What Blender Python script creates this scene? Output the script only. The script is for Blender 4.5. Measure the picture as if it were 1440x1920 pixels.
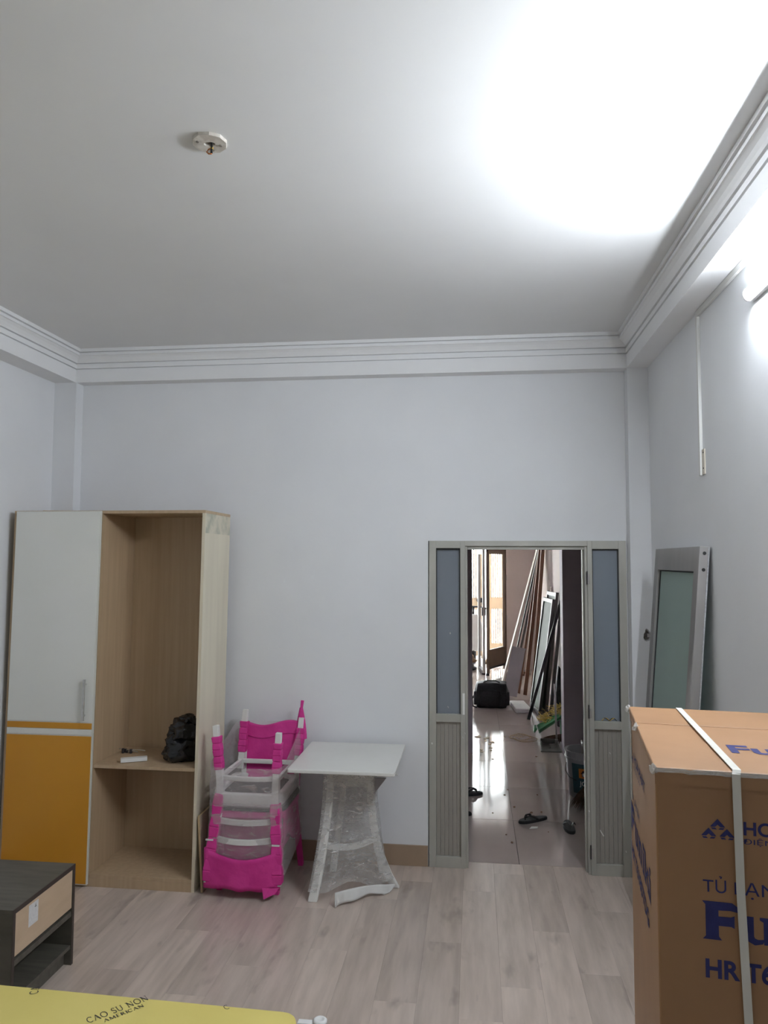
import bpy, bmesh, math, random
import numpy as np
from mathutils import Vector, Matrix, noise

random.seed(7)
for o in list(bpy.data.objects):
    bpy.data.objects.remove(o)
scene = bpy.context.scene
COL = scene.collection

# ------------------------------------------------------------------ camera
F, CX, CY, H = 1400.0, 720.0, 960.0, 1.9          # focal length in px of the 1440x1920 frame, eye height in m
_d = np.array([170.0, 91.0, F]); _d /= np.linalg.norm(_d)
_u = np.array([74.0, -(170 * 74 + F * F) / 91.0, F]); _u /= np.linalg.norm(_u)
_r = np.cross(_d, _u); _r /= np.linalg.norm(_r)
CM = np.stack([_r, _d, _u])                        # rows: world X (along back wall), Y (depth), Z (up)
def ray(x, y): return CM @ np.array([x - CX, y - CY, F])
def at(x, y, axis, val):
    v = ray(x, y); t = (val - (0, 0, H)[axis]) / v[axis]
    return Vector((v[0] * t, v[1] * t, H + v[2] * t))
def G(x, y, z=0.0): return at(x, y, 2, z)          # pixel -> point on the horizontal plane z
def B(x, y, Y): return at(x, y, 1, Y)              # pixel -> point on the plane at depth Y
def R(x, y, X): return at(x, y, 0, X)              # pixel -> point on the plane X

cam = bpy.data.cameras.new('camera')
cam.sensor_fit = 'VERTICAL'; cam.sensor_height = 24.0; cam.lens = F / 1920 * 24.0
cam.clip_start = 0.05; cam.clip_end = 200
camo = bpy.data.objects.new('camera', cam); COL.objects.link(camo)
_rt, _dn, _fw = CM[:, 0], CM[:, 1], CM[:, 2]
camo.matrix_world = Matrix(((_rt[0], -_dn[0], -_fw[0], 0), (_rt[1], -_dn[1], -_fw[1], 0),
                            (_rt[2], -_dn[2], -_fw[2], H), (0, 0, 0, 1)))
scene.camera = camo

# ------------------------------------------------------------------ light
world = bpy.data.worlds.new('overcast_sky'); scene.world = world; world.use_nodes = True
bg = world.node_tree.nodes['Background']
bg.inputs[0].default_value = (0.88, 0.94, 1.0, 1); bg.inputs[1].default_value = 20.0
TUBE_STRENGTH = 110.0
TUBE_COLOR = (0.87, 0.935, 1.0, 1)
vs = scene.view_settings
vs.view_transform = 'Standard'; vs.look = 'None'; vs.gamma = 1.0; vs.use_curve_mapping = False
vs.exposure = 1.27

# ------------------------------------------------------------------ helpers
def new_mat(name):
    m = bpy.data.materials.new(name); m.use_nodes = True
    nt = m.node_tree
    return m, nt, nt.nodes['Principled BSDF']

def mat(name, c, c2=None, scale=8.0, stretch=(1, 1, 1), rough=0.5, metal=0.0, bump=0.0, bscale=None,
        spec=0.5, detail=4.0, lo=0.35, hi=0.65, rnd=0.0, trans=0.0, alpha=1.0, sheen=0.0):
    """procedural surface: colour varies between c and c2 along noise; optional relief; optional per-object value shift"""
    m, nt, p = new_mat(name)
    N, L = nt.nodes.new, nt.links.new
    tc = N('ShaderNodeTexCoord'); mp = N('ShaderNodeMapping'); mp.inputs['Scale'].default_value = stretch
    vec = tc.outputs['Object']
    oi = N('ShaderNodeObjectInfo')
    if rnd:
        add = N('ShaderNodeVectorMath'); add.operation = 'ADD'
        mul = N('ShaderNodeVectorMath'); mul.operation = 'SCALE'; mul.inputs[0].default_value = (37, 53, 19)
        L(oi.outputs['Random'], mul.inputs['Scale']); L(vec, add.inputs[0]); L(mul.outputs[0], add.inputs[1])
        vec = add.outputs[0]
    L(vec, mp.inputs['Vector'])
    nz = N('ShaderNodeTexNoise'); nz.inputs['Scale'].default_value = scale; nz.inputs['Detail'].default_value = detail
    L(mp.outputs[0], nz.inputs['Vector'])
    c2 = c2 or c
    rp = N('ShaderNodeValToRGB'); rp.color_ramp.elements[0].position = lo; rp.color_ramp.elements[1].position = hi
    rp.color_ramp.elements[0].color = (*c, 1); rp.color_ramp.elements[1].color = (*c2, 1)
    L(nz.outputs['Fac'], rp.inputs[0]); col = rp.outputs[0]
    if rnd:
        mr = N('ShaderNodeMapRange'); mr.inputs['To Min'].default_value = 1 - rnd; mr.inputs['To Max'].default_value = 1 + rnd
        L(oi.outputs['Random'], mr.inputs['Value'])
        hs = N('ShaderNodeHueSaturation'); L(mr.outputs[0], hs.inputs['Value']); L(col, hs.inputs['Color']); col = hs.outputs[0]
    L(col, p.inputs['Base Color'])
    p.inputs['Roughness'].default_value = rough; p.inputs['Metallic'].default_value = metal
    p.inputs['Specular IOR Level'].default_value = spec
    p.inputs['Transmission Weight'].default_value = trans
    p.inputs['Alpha'].default_value = alpha
    if bump:
        n2 = N('ShaderNodeTexNoise'); n2.inputs['Scale'].default_value = bscale or scale; n2.inputs['Detail'].default_value = 3
        L(mp.outputs[0], n2.inputs['Vector'])
        b = N('ShaderNodeBump'); b.inputs['Strength'].default_value = bump; b.inputs['Distance'].default_value = 0.01
        L(n2.outputs['Fac'], b.inputs['Height']); L(b.outputs[0], p.inputs['Normal'])
    return m

def bx(bm, x0, x1, y0, y1, z0, z1):
    vs_ = [bm.verts.new(v) for v in ((x0, y0, z0), (x1, y0, z0), (x1, y1, z0), (x0, y1, z0),
                                     (x0, y0, z1), (x1, y0, z1), (x1, y1, z1), (x0, y1, z1))]
    for f in ((3, 2, 1, 0), (4, 5, 6, 7), (0, 1, 5, 4), (1, 2, 6, 5), (2, 3, 7, 6), (3, 0, 4, 7)):
        bm.faces.new([vs_[i] for i in f])
    return vs_

def bar(bm, p0, p1, w, t, wdir, w1=None, t1=None):
    """box running from p0 to p1, width w along wdir, thickness t along the third axis"""
    p0, p1 = Vector(p0), Vector(p1); a = (p1 - p0).normalized()
    wd = Vector(wdir); wd = (wd - a * wd.dot(a)).normalized(); td = a.cross(wd)
    w1 = w if w1 is None else w1; t1 = t if t1 is None else t1
    q = []
    for p, ww, tt in ((p0, w, t), (p1, w1, t1)):
        for s, r in ((-1, -1), (1, -1), (1, 1), (-1, 1)):
            q.append(bm.verts.new(p + wd * (ww / 2 * s) + td * (tt / 2 * r)))
    for f in ((3, 2, 1, 0), (4, 5, 6, 7), (0, 1, 5, 4), (1, 2, 6, 5), (2, 3, 7, 6), (3, 0, 4, 7)):
        bm.faces.new([q[i] for i in f])

def tube(bm, pts, r, n=8, closed=False):
    pts = [Vector(p) for p in pts]; m = len(pts); rings = []
    rr = r if isinstance(r, (list, tuple)) else [r] * m
    up = Vector((0.13, 0.21, 0.97))
    for i, p in enumerate(pts):
        a = pts[(i + 1) % m] if (closed or i < m - 1) else p
        b = pts[i - 1] if (closed or i > 0) else p
        t = (a - b).normalized()
        u = t.cross(up)
        if u.length < 1e-3: u = t.cross(Vector((1, 0, 0)))
        u.normalize(); v = t.cross(u)
        rings.append([bm.verts.new(p + (u * math.cos(k * 2 * math.pi / n) + v * math.sin(k * 2 * math.pi / n)) * rr[i]) for k in range(n)])
    for i in range(m if closed else m - 1):
        A, C = rings[i], rings[(i + 1) % m]
        for k in range(n):
            bm.faces.new((A[k], A[(k + 1) % n], C[(k + 1) % n], C[k]))
    if not closed:
        bm.faces.new(rings[0][::-1]); bm.faces.new(rings[-1])

def lathe(bm, prof, c, n=28, close=False):
    rings = [[bm.verts.new((c[0] + r * math.cos(k * 2 * math.pi / n), c[1] + r * math.sin(k * 2 * math.pi / n), c[2] + z)) for k in range(n)] for r, z in prof]
    for A, C in zip(rings, rings[1:]):
        for k in range(n):
            bm.faces.new((A[k], A[(k + 1) % n], C[(k + 1) % n], C[k]))
    if close:
        bm.faces.new(rings[0][::-1]); bm.faces.new(rings[-1])

def prism(bm, pts, fn, d0, d1):
    """polygon pts (2D) extruded from depth d0 to d1; fn(u, v, d) -> xyz"""
    A = [bm.verts.new(fn(u, v, d0)) for u, v in pts]; C = [bm.verts.new(fn(u, v, d1)) for u, v in pts]
    n = len(pts)
    bm.faces.new(A[::-1]); bm.faces.new(C)
    for i in range(n):
        bm.faces.new((A[i], A[(i + 1) % n], C[(i + 1) % n], C[i]))

def grid(bm, nu, nv, fn, wrap=False):
    V = [[bm.verts.new(fn(i / (nu if wrap else nu - 1), j / (nv - 1))) for j in range(nv)] for i in range(nu)]
    for i in range(nu if wrap else nu - 1):
        for j in range(nv - 1):
            a, b = V[i], V[(i + 1) % nu]
            bm.faces.new((a[j], b[j], b[j + 1], a[j + 1]))
    return V

ORG = {}
def thing(name, label, cat, loc=(0, 0, 0), group=None, kind=None, rot=None):
    o = bpy.data.objects.new(name, None); COL.objects.link(o)
    o.empty_display_size = 0.05; o.location = loc
    if rot: o.rotation_euler = rot
    ORG[o.name] = Vector(loc) if rot is None else Vector((0, 0, 0))
    if kind: o['kind'] = kind
    if label: o['label'] = label
    if cat: o['category'] = cat
    if group: o['group'] = group
    return o

def obj(name, bm, m, parent=None, bevel=0.0, smooth=False, label=None, solid=0.0, sub=0, kind=None, seg=2):
    """one mesh object; coordinates are world ones unless the parent thing is rotated (then local to it)"""
    bmesh.ops.recalc_face_normals(bm, faces=bm.faces)
    me = bpy.data.meshes.new(name); bm.to_mesh(me); bm.free()
    o = bpy.data.objects.new(name, me); COL.objects.link(o)
    me.materials.append(m)
    if parent is not None:
        off = ORG[parent.name]
        me.transform(Matrix.Translation(-off)); o.parent = parent; ORG[o.name] = off
    else:
        xs = [v.co for v in me.vertices]
        c = Vector((sum(v.x for v in xs) / len(xs), sum(v.y for v in xs) / len(xs), min(v.z for v in xs)))
        me.transform(Matrix.Translation(-c)); o.location = c; ORG[o.name] = c
    if smooth:
        for f in me.polygons: f.use_smooth = True
    if solid:
        s = o.modifiers.new('s', 'SOLIDIFY'); s.thickness = solid; s.offset = 0
    if sub:
        s = o.modifiers.new('u', 'SUBSURF'); s.levels = sub; s.render_levels = sub
    if bevel:
        b = o.modifiers.new('b', 'BEVEL'); b.width = bevel; b.segments = seg; b.limit_method = 'ANGLE'
    if label: o['label'] = label
    if kind: o['kind'] = kind
    return o

def tag(o, label, cat, group=None):
    o['label'] = label; o['category'] = cat
    if group: o['group'] = group
    return o
def struct(o):
    o['kind'] = 'structure'; return o
BM = bmesh.new

def text_mesh(body, fn, height, x0, y0, d, width=None, bold=0.0, space=1.0):
    """lettering in Blender's own font laid on a plane: fn(u, v, d) -> xyz; cap height = height"""
    c = bpy.data.curves.new('t', 'FONT'); c.body = body; c.offset = bold; c.space_character = space
    t = bpy.data.objects.new('t', c); COL.objects.link(t)
    bpy.context.view_layer.update()
    dg = bpy.context.evaluated_depsgraph_get()
    me = t.evaluated_get(dg).to_mesh()
    k = height / 0.70
    ku = k
    if width:
        ku = width / max(v.co.x for v in me.vertices)
    bm = BM()
    V = [bm.verts.new(fn(x0 + v.co.x * ku, y0 + v.co.y * k, d)) for v in me.vertices]
    for f in me.polygons:
        try: bm.faces.new([V[i] for i in f.vertices])
        except ValueError: pass
    bpy.data.objects.remove(t); bpy.data.curves.remove(c)
    return bm

def strokes(bm, polys, fn, x0, y0, s, d, w=0.10):
    """stroke letters: list of (points, thickness factor)"""
    for pts, k in polys:
        hw = w * k / 2
        P = [Vector(p) for p in pts]; Lp, Rp = [], []
        for i, p in enumerate(P):
            a = P[min(i + 1, len(P) - 1)]; b = P[max(i - 1, 0)]
            t = (a - b).normalized(); n = Vector((-t.y, t.x))
            Lp.append(p + n * hw); Rp.append(p - n * hw)
        A = [bm.verts.new(fn(x0 + p.x * s, y0 + p.y * s, d)) for p in Lp]
        C = [bm.verts.new(fn(x0 + p.x * s, y0 + p.y * s, d)) for p in Rp]
        for i in range(len(P) - 1):
            bm.faces.new((A[i], C[i], C[i + 1], A[i + 1]))
def arc(cx, cy, rx, ry, a0, a1, n=10):
    return [(cx + rx * math.cos(math.radians(a0 + (a1 - a0) * i / n)), cy + ry * math.sin(math.radians(a0 + (a1 - a0) * i / n))) for i in range(n + 1)]
def ser(x, y, w=0.28): return ([(x - w / 2, y), (x + w / 2, y)], 0.35)
SERIF = {  # letter: (advance, strokes)
    'C': (0.80, [(arc(0.42, 0.5, 0.36, 0.48, 50, 310, 14), 0.8), ([(0.68, 0.98), (0.68, 0.74)], 0.4)]),
    'A': (0.86, [([(0.10, 0.02), (0.42, 0.98)], 0.45), ([(0.42, 0.98), (0.74, 0.02)], 1.1), ([(0.22, 0.34), (0.62, 0.34)], 0.4), ser(0.10, 0.02), ser(0.74, 0.02)]),
    'O': (0.98, [(arc(0.47, 0.5, 0.40, 0.48, 0, 360, 20), 0.8)]),
    'S': (0.62, [(arc(0.30, 0.74, 0.20, 0.24, 20, 250, 10) + arc(0.30, 0.26, 0.22, 0.25, 80, -160, 10), 0.8)]),
    'U': (0.90, [([(0.15, 0.97), (0.15, 0.36)] + arc(0.43, 0.34, 0.28, 0.33, 180, 360, 10) + [(0.71, 0.97)], 0.75), ser(0.15, 0.97), ser(0.71, 0.97)]),
    'N': (0.92, [([(0.15, 0.02), (0.15, 0.97)], 0.5), ([(0.12, 0.97), (0.74, 0.02)], 1.1), ([(0.74, 0.02), (0.74, 0.97)], 0.5), ser(0.15, 0.02), ser(0.10, 0.97), ser(0.74, 0.97)]),
    'M': (1.08, [([(0.15, 0.02), (0.19, 0.97)], 0.5), ([(0.19, 0.97), (0.52, 0.06)], 1.0), ([(0.52, 0.06), (0.86, 0.97)], 0.5), ([(0.86, 0.97), (0.90, 0.02)], 1.0), ser(0.15, 0.02), ser(0.90, 0.02)]),
    'E': (0.68, [([(0.16, 0.02), (0.16, 0.97)], 1.0), ([(0.05, 0.02), (0.58, 0.02)], 0.45), ([(0.05, 0.97), (0.56, 0.97)], 0.45), ([(0.16, 0.5), (0.46, 0.5)], 0.45)]),
    'R': (0.80, [([(0.16, 0.02), (0.16, 0.97)], 1.0), ([(0.08, 0.95), (0.32, 0.95)] + arc(0.32, 0.73, 0.24, 0.22, 90, -90, 8) + [(0.16, 0.51)], 0.7), ([(0.32, 0.50), (0.70, 0.02)], 1.0), ser(0.16, 0.02)]),
    'I': (0.34, [([(0.17, 0.02), (0.17, 0.97)], 1.0), ser(0.17, 0.02), ser(0.17, 0.97)]),
    ' ': (0.42, []),
}
def serif_text(bm, body, fn, x0, y0, s, d, w=0.11):
    x = x0
    for ch in body:
        adv, st = SERIF[ch]; strokes(bm, st, fn, x, y0, s, d, w); x += adv * s * 1.06
    return x

# ------------------------------------------------------------------ materials
M = {}
M['paint'] = mat('white wall paint', (.80, .81, .83), (.83, .84, .86), scale=2.2, rough=.62, bump=.04, bscale=60, spec=.3)
M['ceil'] = mat('ceiling paint', (.79, .79, .79), (.82, .82, .82), scale=1.3, rough=.7, spec=.2)
M['cornice'] = mat('gypsum cornice paint', (.86, .86, .87), (.88, .88, .89), scale=3, rough=.55, spec=.3)
M['hallpaint'] = mat('lilac hall paint', (.56, .49, .555), (.60, .53, .59), scale=1.7, rough=.6, spec=.3)
M['frontpaint'] = mat('faded pinkish wall paint', (.70, .60, .55), (.74, .64, .59), scale=1.6, rough=.65, spec=.25)
M['plank'] = mat('grey oak laminate', (.515, .43, .37), (.645, .54, .47), scale=5.0, stretch=(4.2, .5, 1), rough=.22, bump=.05, bscale=9, spec=.45, detail=8, lo=.34, hi=.66, rnd=.12)
def add_knots(m):
    nt = m.node_tree; N, L = nt.nodes.new, nt.links.new
    p = nt.nodes['Principled BSDF']; src = p.inputs['Base Color'].links[0].from_socket
    mp = [n for n in nt.nodes if n.type == 'MAPPING'][0]; vec = mp.inputs['Vector'].links[0].from_socket
    m2 = N('ShaderNodeMapping'); m2.inputs['Scale'].default_value = (9, 3.2, 1); L(vec, m2.inputs['Vector'])
    nz = N('ShaderNodeTexNoise'); nz.inputs['Scale'].default_value = 1.0; nz.inputs['Detail'].default_value = 3; L(m2.outputs[0], nz.inputs['Vector'])
    mr = N('ShaderNodeMapRange'); mr.inputs['From Min'].default_value = .60; mr.inputs['From Max'].default_value = .76
    mr.inputs['To Min'].default_value = 1.0; mr.inputs['To Max'].default_value = .66; L(nz.outputs['Fac'], mr.inputs['Value'])
    mx = N('ShaderNodeVectorMath'); mx.operation = 'SCALE'; L(src, mx.inputs[0]); L(mr.outputs[0], mx.inputs['Scale']); L(mx.outputs[0], p.inputs['Base Color'])
add_knots(M['plank'])
M['underlay'] = mat('dark subfloor', (.10, .09, .08), rough=.9)
M['tile'] = mat('polished beige floor tile', (.47, .40, .37), (.58, .50, .46), scale=1.6, stretch=(1, .5, 1), rough=.085, spec=.42, detail=6, rnd=.05)
M['grout'] = mat('grey grout', (.22, .19, .18), rough=.9)
M['skirting'] = mat('tan ceramic skirting', (.36, .26, .18), (.40, .29, .20), scale=4, rough=.35)
M['alu'] = mat('painted aluminium', (.44, .44, .40), (.52, .51, .46), scale=6, stretch=(1, 1, .3), rough=.42, metal=.25, spec=.5)
M['alu_bright'] = mat('scuffed bright aluminium', (.60, .62, .65), (.78, .80, .83), scale=30, stretch=(1, 1, 4), rough=.3, metal=.6)
M['alu_dark'] = mat('dark bronze aluminium', (.035, .033, .04), (.05, .045, .05), scale=6, rough=.45, metal=.2)
M['alu_grey'] = mat('raw grey aluminium', (.40, .39, .38), (.47, .45, .44), scale=9, stretch=(1, 1, .2), rough=.38, metal=.55)
M['alu_old'] = mat('dull dark aluminium', (.13, .125, .12), (.18, .17, .16), scale=9, stretch=(1, 1, .2), rough=.45, metal=.3)
M['alu_panel'] = mat('ribbed aluminium panel', (.35, .33, .295), (.385, .36, .32), scale=12, stretch=(1, 1, .05), rough=.5, metal=.2)
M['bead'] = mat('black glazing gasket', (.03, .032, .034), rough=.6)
M['chip'] = mat('white paint spot', (.85, .85, .82), rough=.6)

def frosted(name, c, tr=.45):
    m, nt, p = new_mat(name); nt.nodes.remove(p)
    N, L = nt.nodes.new, nt.links.new
    out = nt.nodes['Material Output']
    d = N('ShaderNodeBsdfDiffuse'); d.inputs[0].default_value = (*c, 1)
    t = N('ShaderNodeBsdfTranslucent'); t.inputs[0].default_value = (*[min(1, v * 1.7) for v in c], 1)
    mx = N('ShaderNodeMixShader'); mx.inputs[0].default_value = tr
    L(d.outputs[0], mx.inputs[1]); L(t.outputs[0], mx.inputs[2])
    g = N('ShaderNodeBsdfGlossy'); g.inputs['Roughness'].default_value = .22
    nz = N('ShaderNodeTexNoise'); nz.inputs['Scale'].default_value = 3
    rp = N('ShaderNodeMapRange'); rp.inputs['To Min'].default_value = .04; rp.inputs['To Max'].default_value = .09
    L(nz.outputs['Fac'], rp.inputs['Value'])
    m2 = N('ShaderNodeMixShader'); L(rp.outputs[0], m2.inputs[0]); L(mx.outputs[0], m2.inputs[1]); L(g.outputs[0], m2.inputs[2])
    L(m2.outputs[0], out.inputs[0]); return m
M['frost_blue'] = frosted('blue frosted glass', (.36, .40, .45), .5)
M['frost_green'] = frosted('green frosted glass', (.46, .56, .53), .3)

def film(name, tint, dif, scale, gloss=.35):
    """clingfilm: mostly clear, with a milky share and wrinkled shine"""
    m, nt, p = new_mat(name); nt.nodes.remove(p)
    N, L = nt.nodes.new, nt.links.new
    out = nt.nodes['Material Output']
    tc = N('ShaderNodeTexCoord'); mp = N('ShaderNodeMapping'); mp.inputs['Scale'].default_value = (1, 1, 2.2)
    L(tc.outputs['Object'], mp.inputs[0])
    nz = N('ShaderNodeTexNoise'); nz.inputs['Scale'].default_value = scale; nz.inputs['Detail'].default_value = 5
    nz.inputs['Distortion'].default_value = 1.2; L(mp.outputs[0], nz.inputs['Vector'])
    bp = N('ShaderNodeBump'); bp.inputs['Strength'].default_value = 1.0; bp.inputs['Distance'].default_value = .02
    L(nz.outputs['Fac'], bp.inputs['Height'])
    tr = N('ShaderNodeBsdfTransparent'); tr.inputs[0].default_value = (.97, .97, .97, 1)
    df = N('ShaderNodeBsdfDiffuse'); df.inputs[0].default_value = (*tint, 1)
    gl = N('ShaderNodeBsdfGlossy'); gl.inputs['Roughness'].default_value = .12; L(bp.outputs[0], gl.inputs['Normal'])
    mr = N('ShaderNodeMapRange'); mr.inputs['From Min'].default_value = .35; mr.inputs['From Max'].default_value = .7
    mr.inputs['To Min'].default_value = dif * .85; mr.inputs['To Max'].default_value = dif * 1.2; L(nz.outputs['Fac'], mr.inputs['Value'])
    a = N('ShaderNodeMixShader'); L(mr.outputs[0], a.inputs[0]); L(tr.outputs[0], a.inputs[1]); L(df.outputs[0], a.inputs[2])
    fr = N('ShaderNodeMapRange'); fr.inputs['From Min'].default_value = .56; fr.inputs['From Max'].default_value = .68
    fr.inputs['To Min'].default_value = .06; fr.inputs['To Max'].default_value = gloss; L(nz.outputs['Fac'], fr.inputs['Value'])
    b = N('ShaderNodeMixShader'); L(fr.outputs[0], b.inputs[0]); L(a.outputs[0], b.inputs[1]); L(gl.outputs[0], b.inputs[2])
    L(b.outputs[0], out.inputs[0]); return m
M['film'] = film('clear stretch film', (.82, .75, .77), .27, 13, .40)
M['film_table'] = film('milky bubble film', (.80, .79, .77), .30, 17, .75)
M['tape'] = film('clear packing tape', (.8, .78, .74), .4, 30, .3)

M['ward_side'] = mat('pale ash laminate', (.66, .58, .44), (.72, .64, .49), scale=3.5, stretch=(9, 9, .6), rough=.5, detail=6)
M['ward_out'] = mat('worn pale laminate with grime', (.68, .62, .49), (.74, .68, .54), scale=2.5, stretch=(4, 4, .5), rough=.55, detail=7, lo=.38, hi=.6)
M['ward_in'] = mat('brown oak laminate', (.31, .195, .115), (.36, .23, .14), scale=3.5, stretch=(10, 10, .5), rough=.5, detail=6)
M['ward_in2'] = mat('tan oak laminate', (.47, .34, .215), (.53, .39, .25), scale=3.5, stretch=(10, 10, .5), rough=.5, detail=6)
M['ward_dark'] = mat('brown edge banding', (.17, .125, .10), (.20, .15, .12), scale=6, rough=.6)
M['cream'] = mat('cream white panel', (.78, .785, .74), (.82, .82, .78), scale=1.5, rough=.4)
M['ochre'] = mat('ochre panel', (.60, .27, .018), (.65, .30, .022), scale=1.5, rough=.4)
M['edge'] = mat('white edge band', (.75, .75, .70), rough=.4)
M['steel'] = mat('brushed steel', (.55, .55, .54), (.65, .65, .64), scale=40, rough=.3, metal=.9)
M['bagblack'] = mat('black bin bag plastic', (.006, .006, .008), (.012, .012, .015), scale=9, rough=.22, bump=.7, bscale=14, spec=.5)
M['white'] = mat('white plastic', (.78, .78, .77), (.82, .82, .81), scale=6, rough=.4)
M['whitewood'] = mat('white lacquered wood', (.76, .75, .72), (.80, .79, .76), scale=8, rough=.35)
M['tabletop'] = mat('white table top', (.74, .735, .69), (.78, .775, .74), scale=3, rough=.3)
M['ply'] = mat('raw plywood', (.50, .36, .20), (.58, .43, .26), scale=4, stretch=(1, 6, 1), rough=.6)
M['ply_face'] = mat('beige plywood face', (.50, .42, .31), (.56, .48, .36), scale=3, stretch=(1, 4, 1), rough=.6)
M['pink'] = mat('pink non woven cloth', (.62, .03, .26), (.72, .05, .32), scale=9, rough=.75, bump=.4, bscale=18)
M['pink2'] = M['pink']
M['cushion'] = mat('charcoal seat fabric', (.045, .05, .045), (.07, .075, .068), scale=30, rough=.9)
M['foam'] = mat('white foam sheet', (.70, .69, .67), (.76, .75, .73), scale=12, rough=.7, bump=.3)
M['card'] = mat('brown cardboard', (.345, .185, .088), (.385, .21, .102), scale=5, stretch=(1, 1, .6), rough=.5, spec=.5)
M['ink'] = mat('navy printing ink', (.022, .025, .13), (.03, .034, .16), scale=30, rough=.7)
M['strap'] = mat('white packing strap', (.70, .68, .62), (.76, .74, .68), scale=40, stretch=(1, 1, .2), rough=.45)
M['ns'] = mat('dark grey oak', (.075, .07, .055), (.115, .105, .085), scale=5, stretch=(1, 6, 3), rough=.5, detail=7)
M['ns_edge'] = mat('dark brown edge band', (.05, .038, .032), rough=.5)
M['maple'] = mat('pale maple drawer', (.56, .42, .28), (.62, .47, .32), scale=4, stretch=(1, 1, 5), rough=.5)
M['label'] = mat('white sticker', (.75, .76, .76), (.66, .67, .68), scale=90, rough=.5)
M['black'] = mat('black print', (.012, .012, .012), rough=.6)
M['yellow'] = mat('yellow mattress cover', (.72, .60, .17), (.76, .64, .20), scale=2.5, rough=.6, bump=.12, bscale=5)
M['yellow_ink'] = mat('dark grey mattress print', (.035, .035, .04), rough=.7)
M['rubber'] = mat('black rubber', (.012, .012, .014), (.02, .02, .022), scale=60, rough=.65, bump=.2)
M['insole'] = mat('grey ribbed insole', (.022, .022, .024), (.035, .035, .037), scale=90, rough=.7)
M['bucketp'] = mat('translucent grey bucket plastic', (.34, .35, .38), (.42, .42, .45), scale=6, rough=.35)
M['teal'] = mat('dark teal paper label', (.02, .075, .105), (.025, .09, .12), scale=8, rough=.45)
M['orange'] = mat('orange print', (.72, .24, .03), rough=.5)
M['bristle'] = mat('brown broom fibre', (.055, .03, .018), (.11, .06, .035), scale=30, rough=.8)
M['bamboo'] = mat('broom handle wood', (.40, .28, .16), (.48, .34, .2), scale=9, rough=.55)
M['dustpan'] = mat('grey green metal dustpan', (.10, .105, .095), (.15, .15, .13), scale=14, rough=.5, metal=.2)
M['green'] = mat('green plastic', (.05, .26, .10), (.08, .34, .14), scale=6, rough=.35)
M['straw'] = mat('yellow raffia straw', (.70, .50, .10), (.78, .62, .22), scale=40, rough=.6)
M['string'] = mat('tan packing string', (.50, .38, .24), rough=.7)
M['duffel'] = mat('black nylon bag', (.010, .011, .014), (.02, .021, .026), scale=40, rough=.5, bump=.3)
M['redwood'] = mat('reddish brown board', (.22, .105, .062), (.28, .14, .085), scale=5, stretch=(3, 3, .3), rough=.55)
M['greywood'] = mat('weathered grey board', (.16, .14, .13), (.24, .21, .19), scale=8, stretch=(4, 4, .5), rough=.7)
M['lilacboard'] = mat('pale lilac laminate board', (.40, .37, .38), (.46, .42, .43), scale=3, rough=.5)
M['beigeboard'] = mat('pale beige board', (.62, .53, .45), (.68, .59, .5), scale=3, stretch=(3, 3, .4), rough=.55)
M['glassgreen'] = mat('dusty green glass', (.075, .105, .08), (.10, .135, .10), scale=4, rough=.55, spec=.12)
M['gate'] = mat('beige enamelled steel', (.50, .38, .26), (.55, .42, .29), scale=4, rough=.45)
M['bronze'] = mat('brown anodised aluminium', (.16, .115, .085), (.20, .145, .105), scale=7, stretch=(1, 1, .3), rough=.4, metal=.3)
M['concrete'] = mat('pale concrete', (.50, .48, .45), (.58, .56, .53), scale=3, rough=.9)
M['facade'] = mat('grey rendered facade', (.30, .31, .30), (.38, .38, .36), scale=.8, rough=.9)
M['rubble'] = mat('brown dry rubble', (.17, .10, .06), (.34, .22, .14), scale=20, rough=.9)
M['dirtplate'] = mat('stained beige plastic', (.55, .50, .44), (.68, .64, .58), scale=35, rough=.6, lo=.4, hi=.55)
M['copper'] = mat('copper wire', (.45, .17, .06), rough=.35, metal=.7)
M['tapey'] = mat('yellow insulating tape', (.70, .45, .06), rough=.45)
M['trunk'] = mat('ivory cable trunking', (.74, .74, .72), (.78, .78, .76), scale=5, rough=.45)
M['beigebox'] = mat('beige plastic plate', (.66, .60, .50), (.72, .66, .57), scale=12, rough=.5)
M['hole'] = mat('broken dark plaster', (.16, .14, .12), (.30, .27, .24), scale=60, rough=.95)
def emit(name, c, s):
    m, nt, p = new_mat(name)
    p.inputs['Base Color'].default_value = (.8, .8, .8, 1); p.inputs['Emission Color'].default_value = c; p.inputs['Emission Strength'].default_value = s
    return m
M['tube'] = emit('lit led diffuser', TUBE_COLOR, TUBE_STRENGTH)

# ------------------------------------------------------------------ room shell
XL, XR, YB, ZC = -2.82, 1.064, 4.782, 3.305       # wall planes and ceiling
YF = -1.0                                          # wall behind the camera
ZS = 3.09                                          # beam soffit
BL, BR, BB = -2.668, 0.936, 4.69                   # beam faces

# main room floor: laminate planks on a sub floor
bm = BM(); bx(bm, XL, XR, YF, YB + .10, -.10, -.012)
fl = struct(obj('floor', bm, M['underlay']))
pw = .183
ncol = int((XR - XL) / pw) + 1
for i in range(ncol):
    x0 = XL + i * pw; x1 = min(x0 + pw, XR)
    y = YF - [0.0, .61, .3, .95, .15, .75, .45][i % 7] - random.uniform(0, .12)
    while y < YB + .10:
        a, b = max(y, YF), min(y + 1.22, YB + .098)
        if b - a > .02:
            bm = BM(); bx(bm, x0 + .0002, x1 - .0002, a + .0002, b - .0002, -.012, 0)
            obj('plank', bm, M['plank'], fl, bevel=.0005, seg=1)
        y += 1.22
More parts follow.
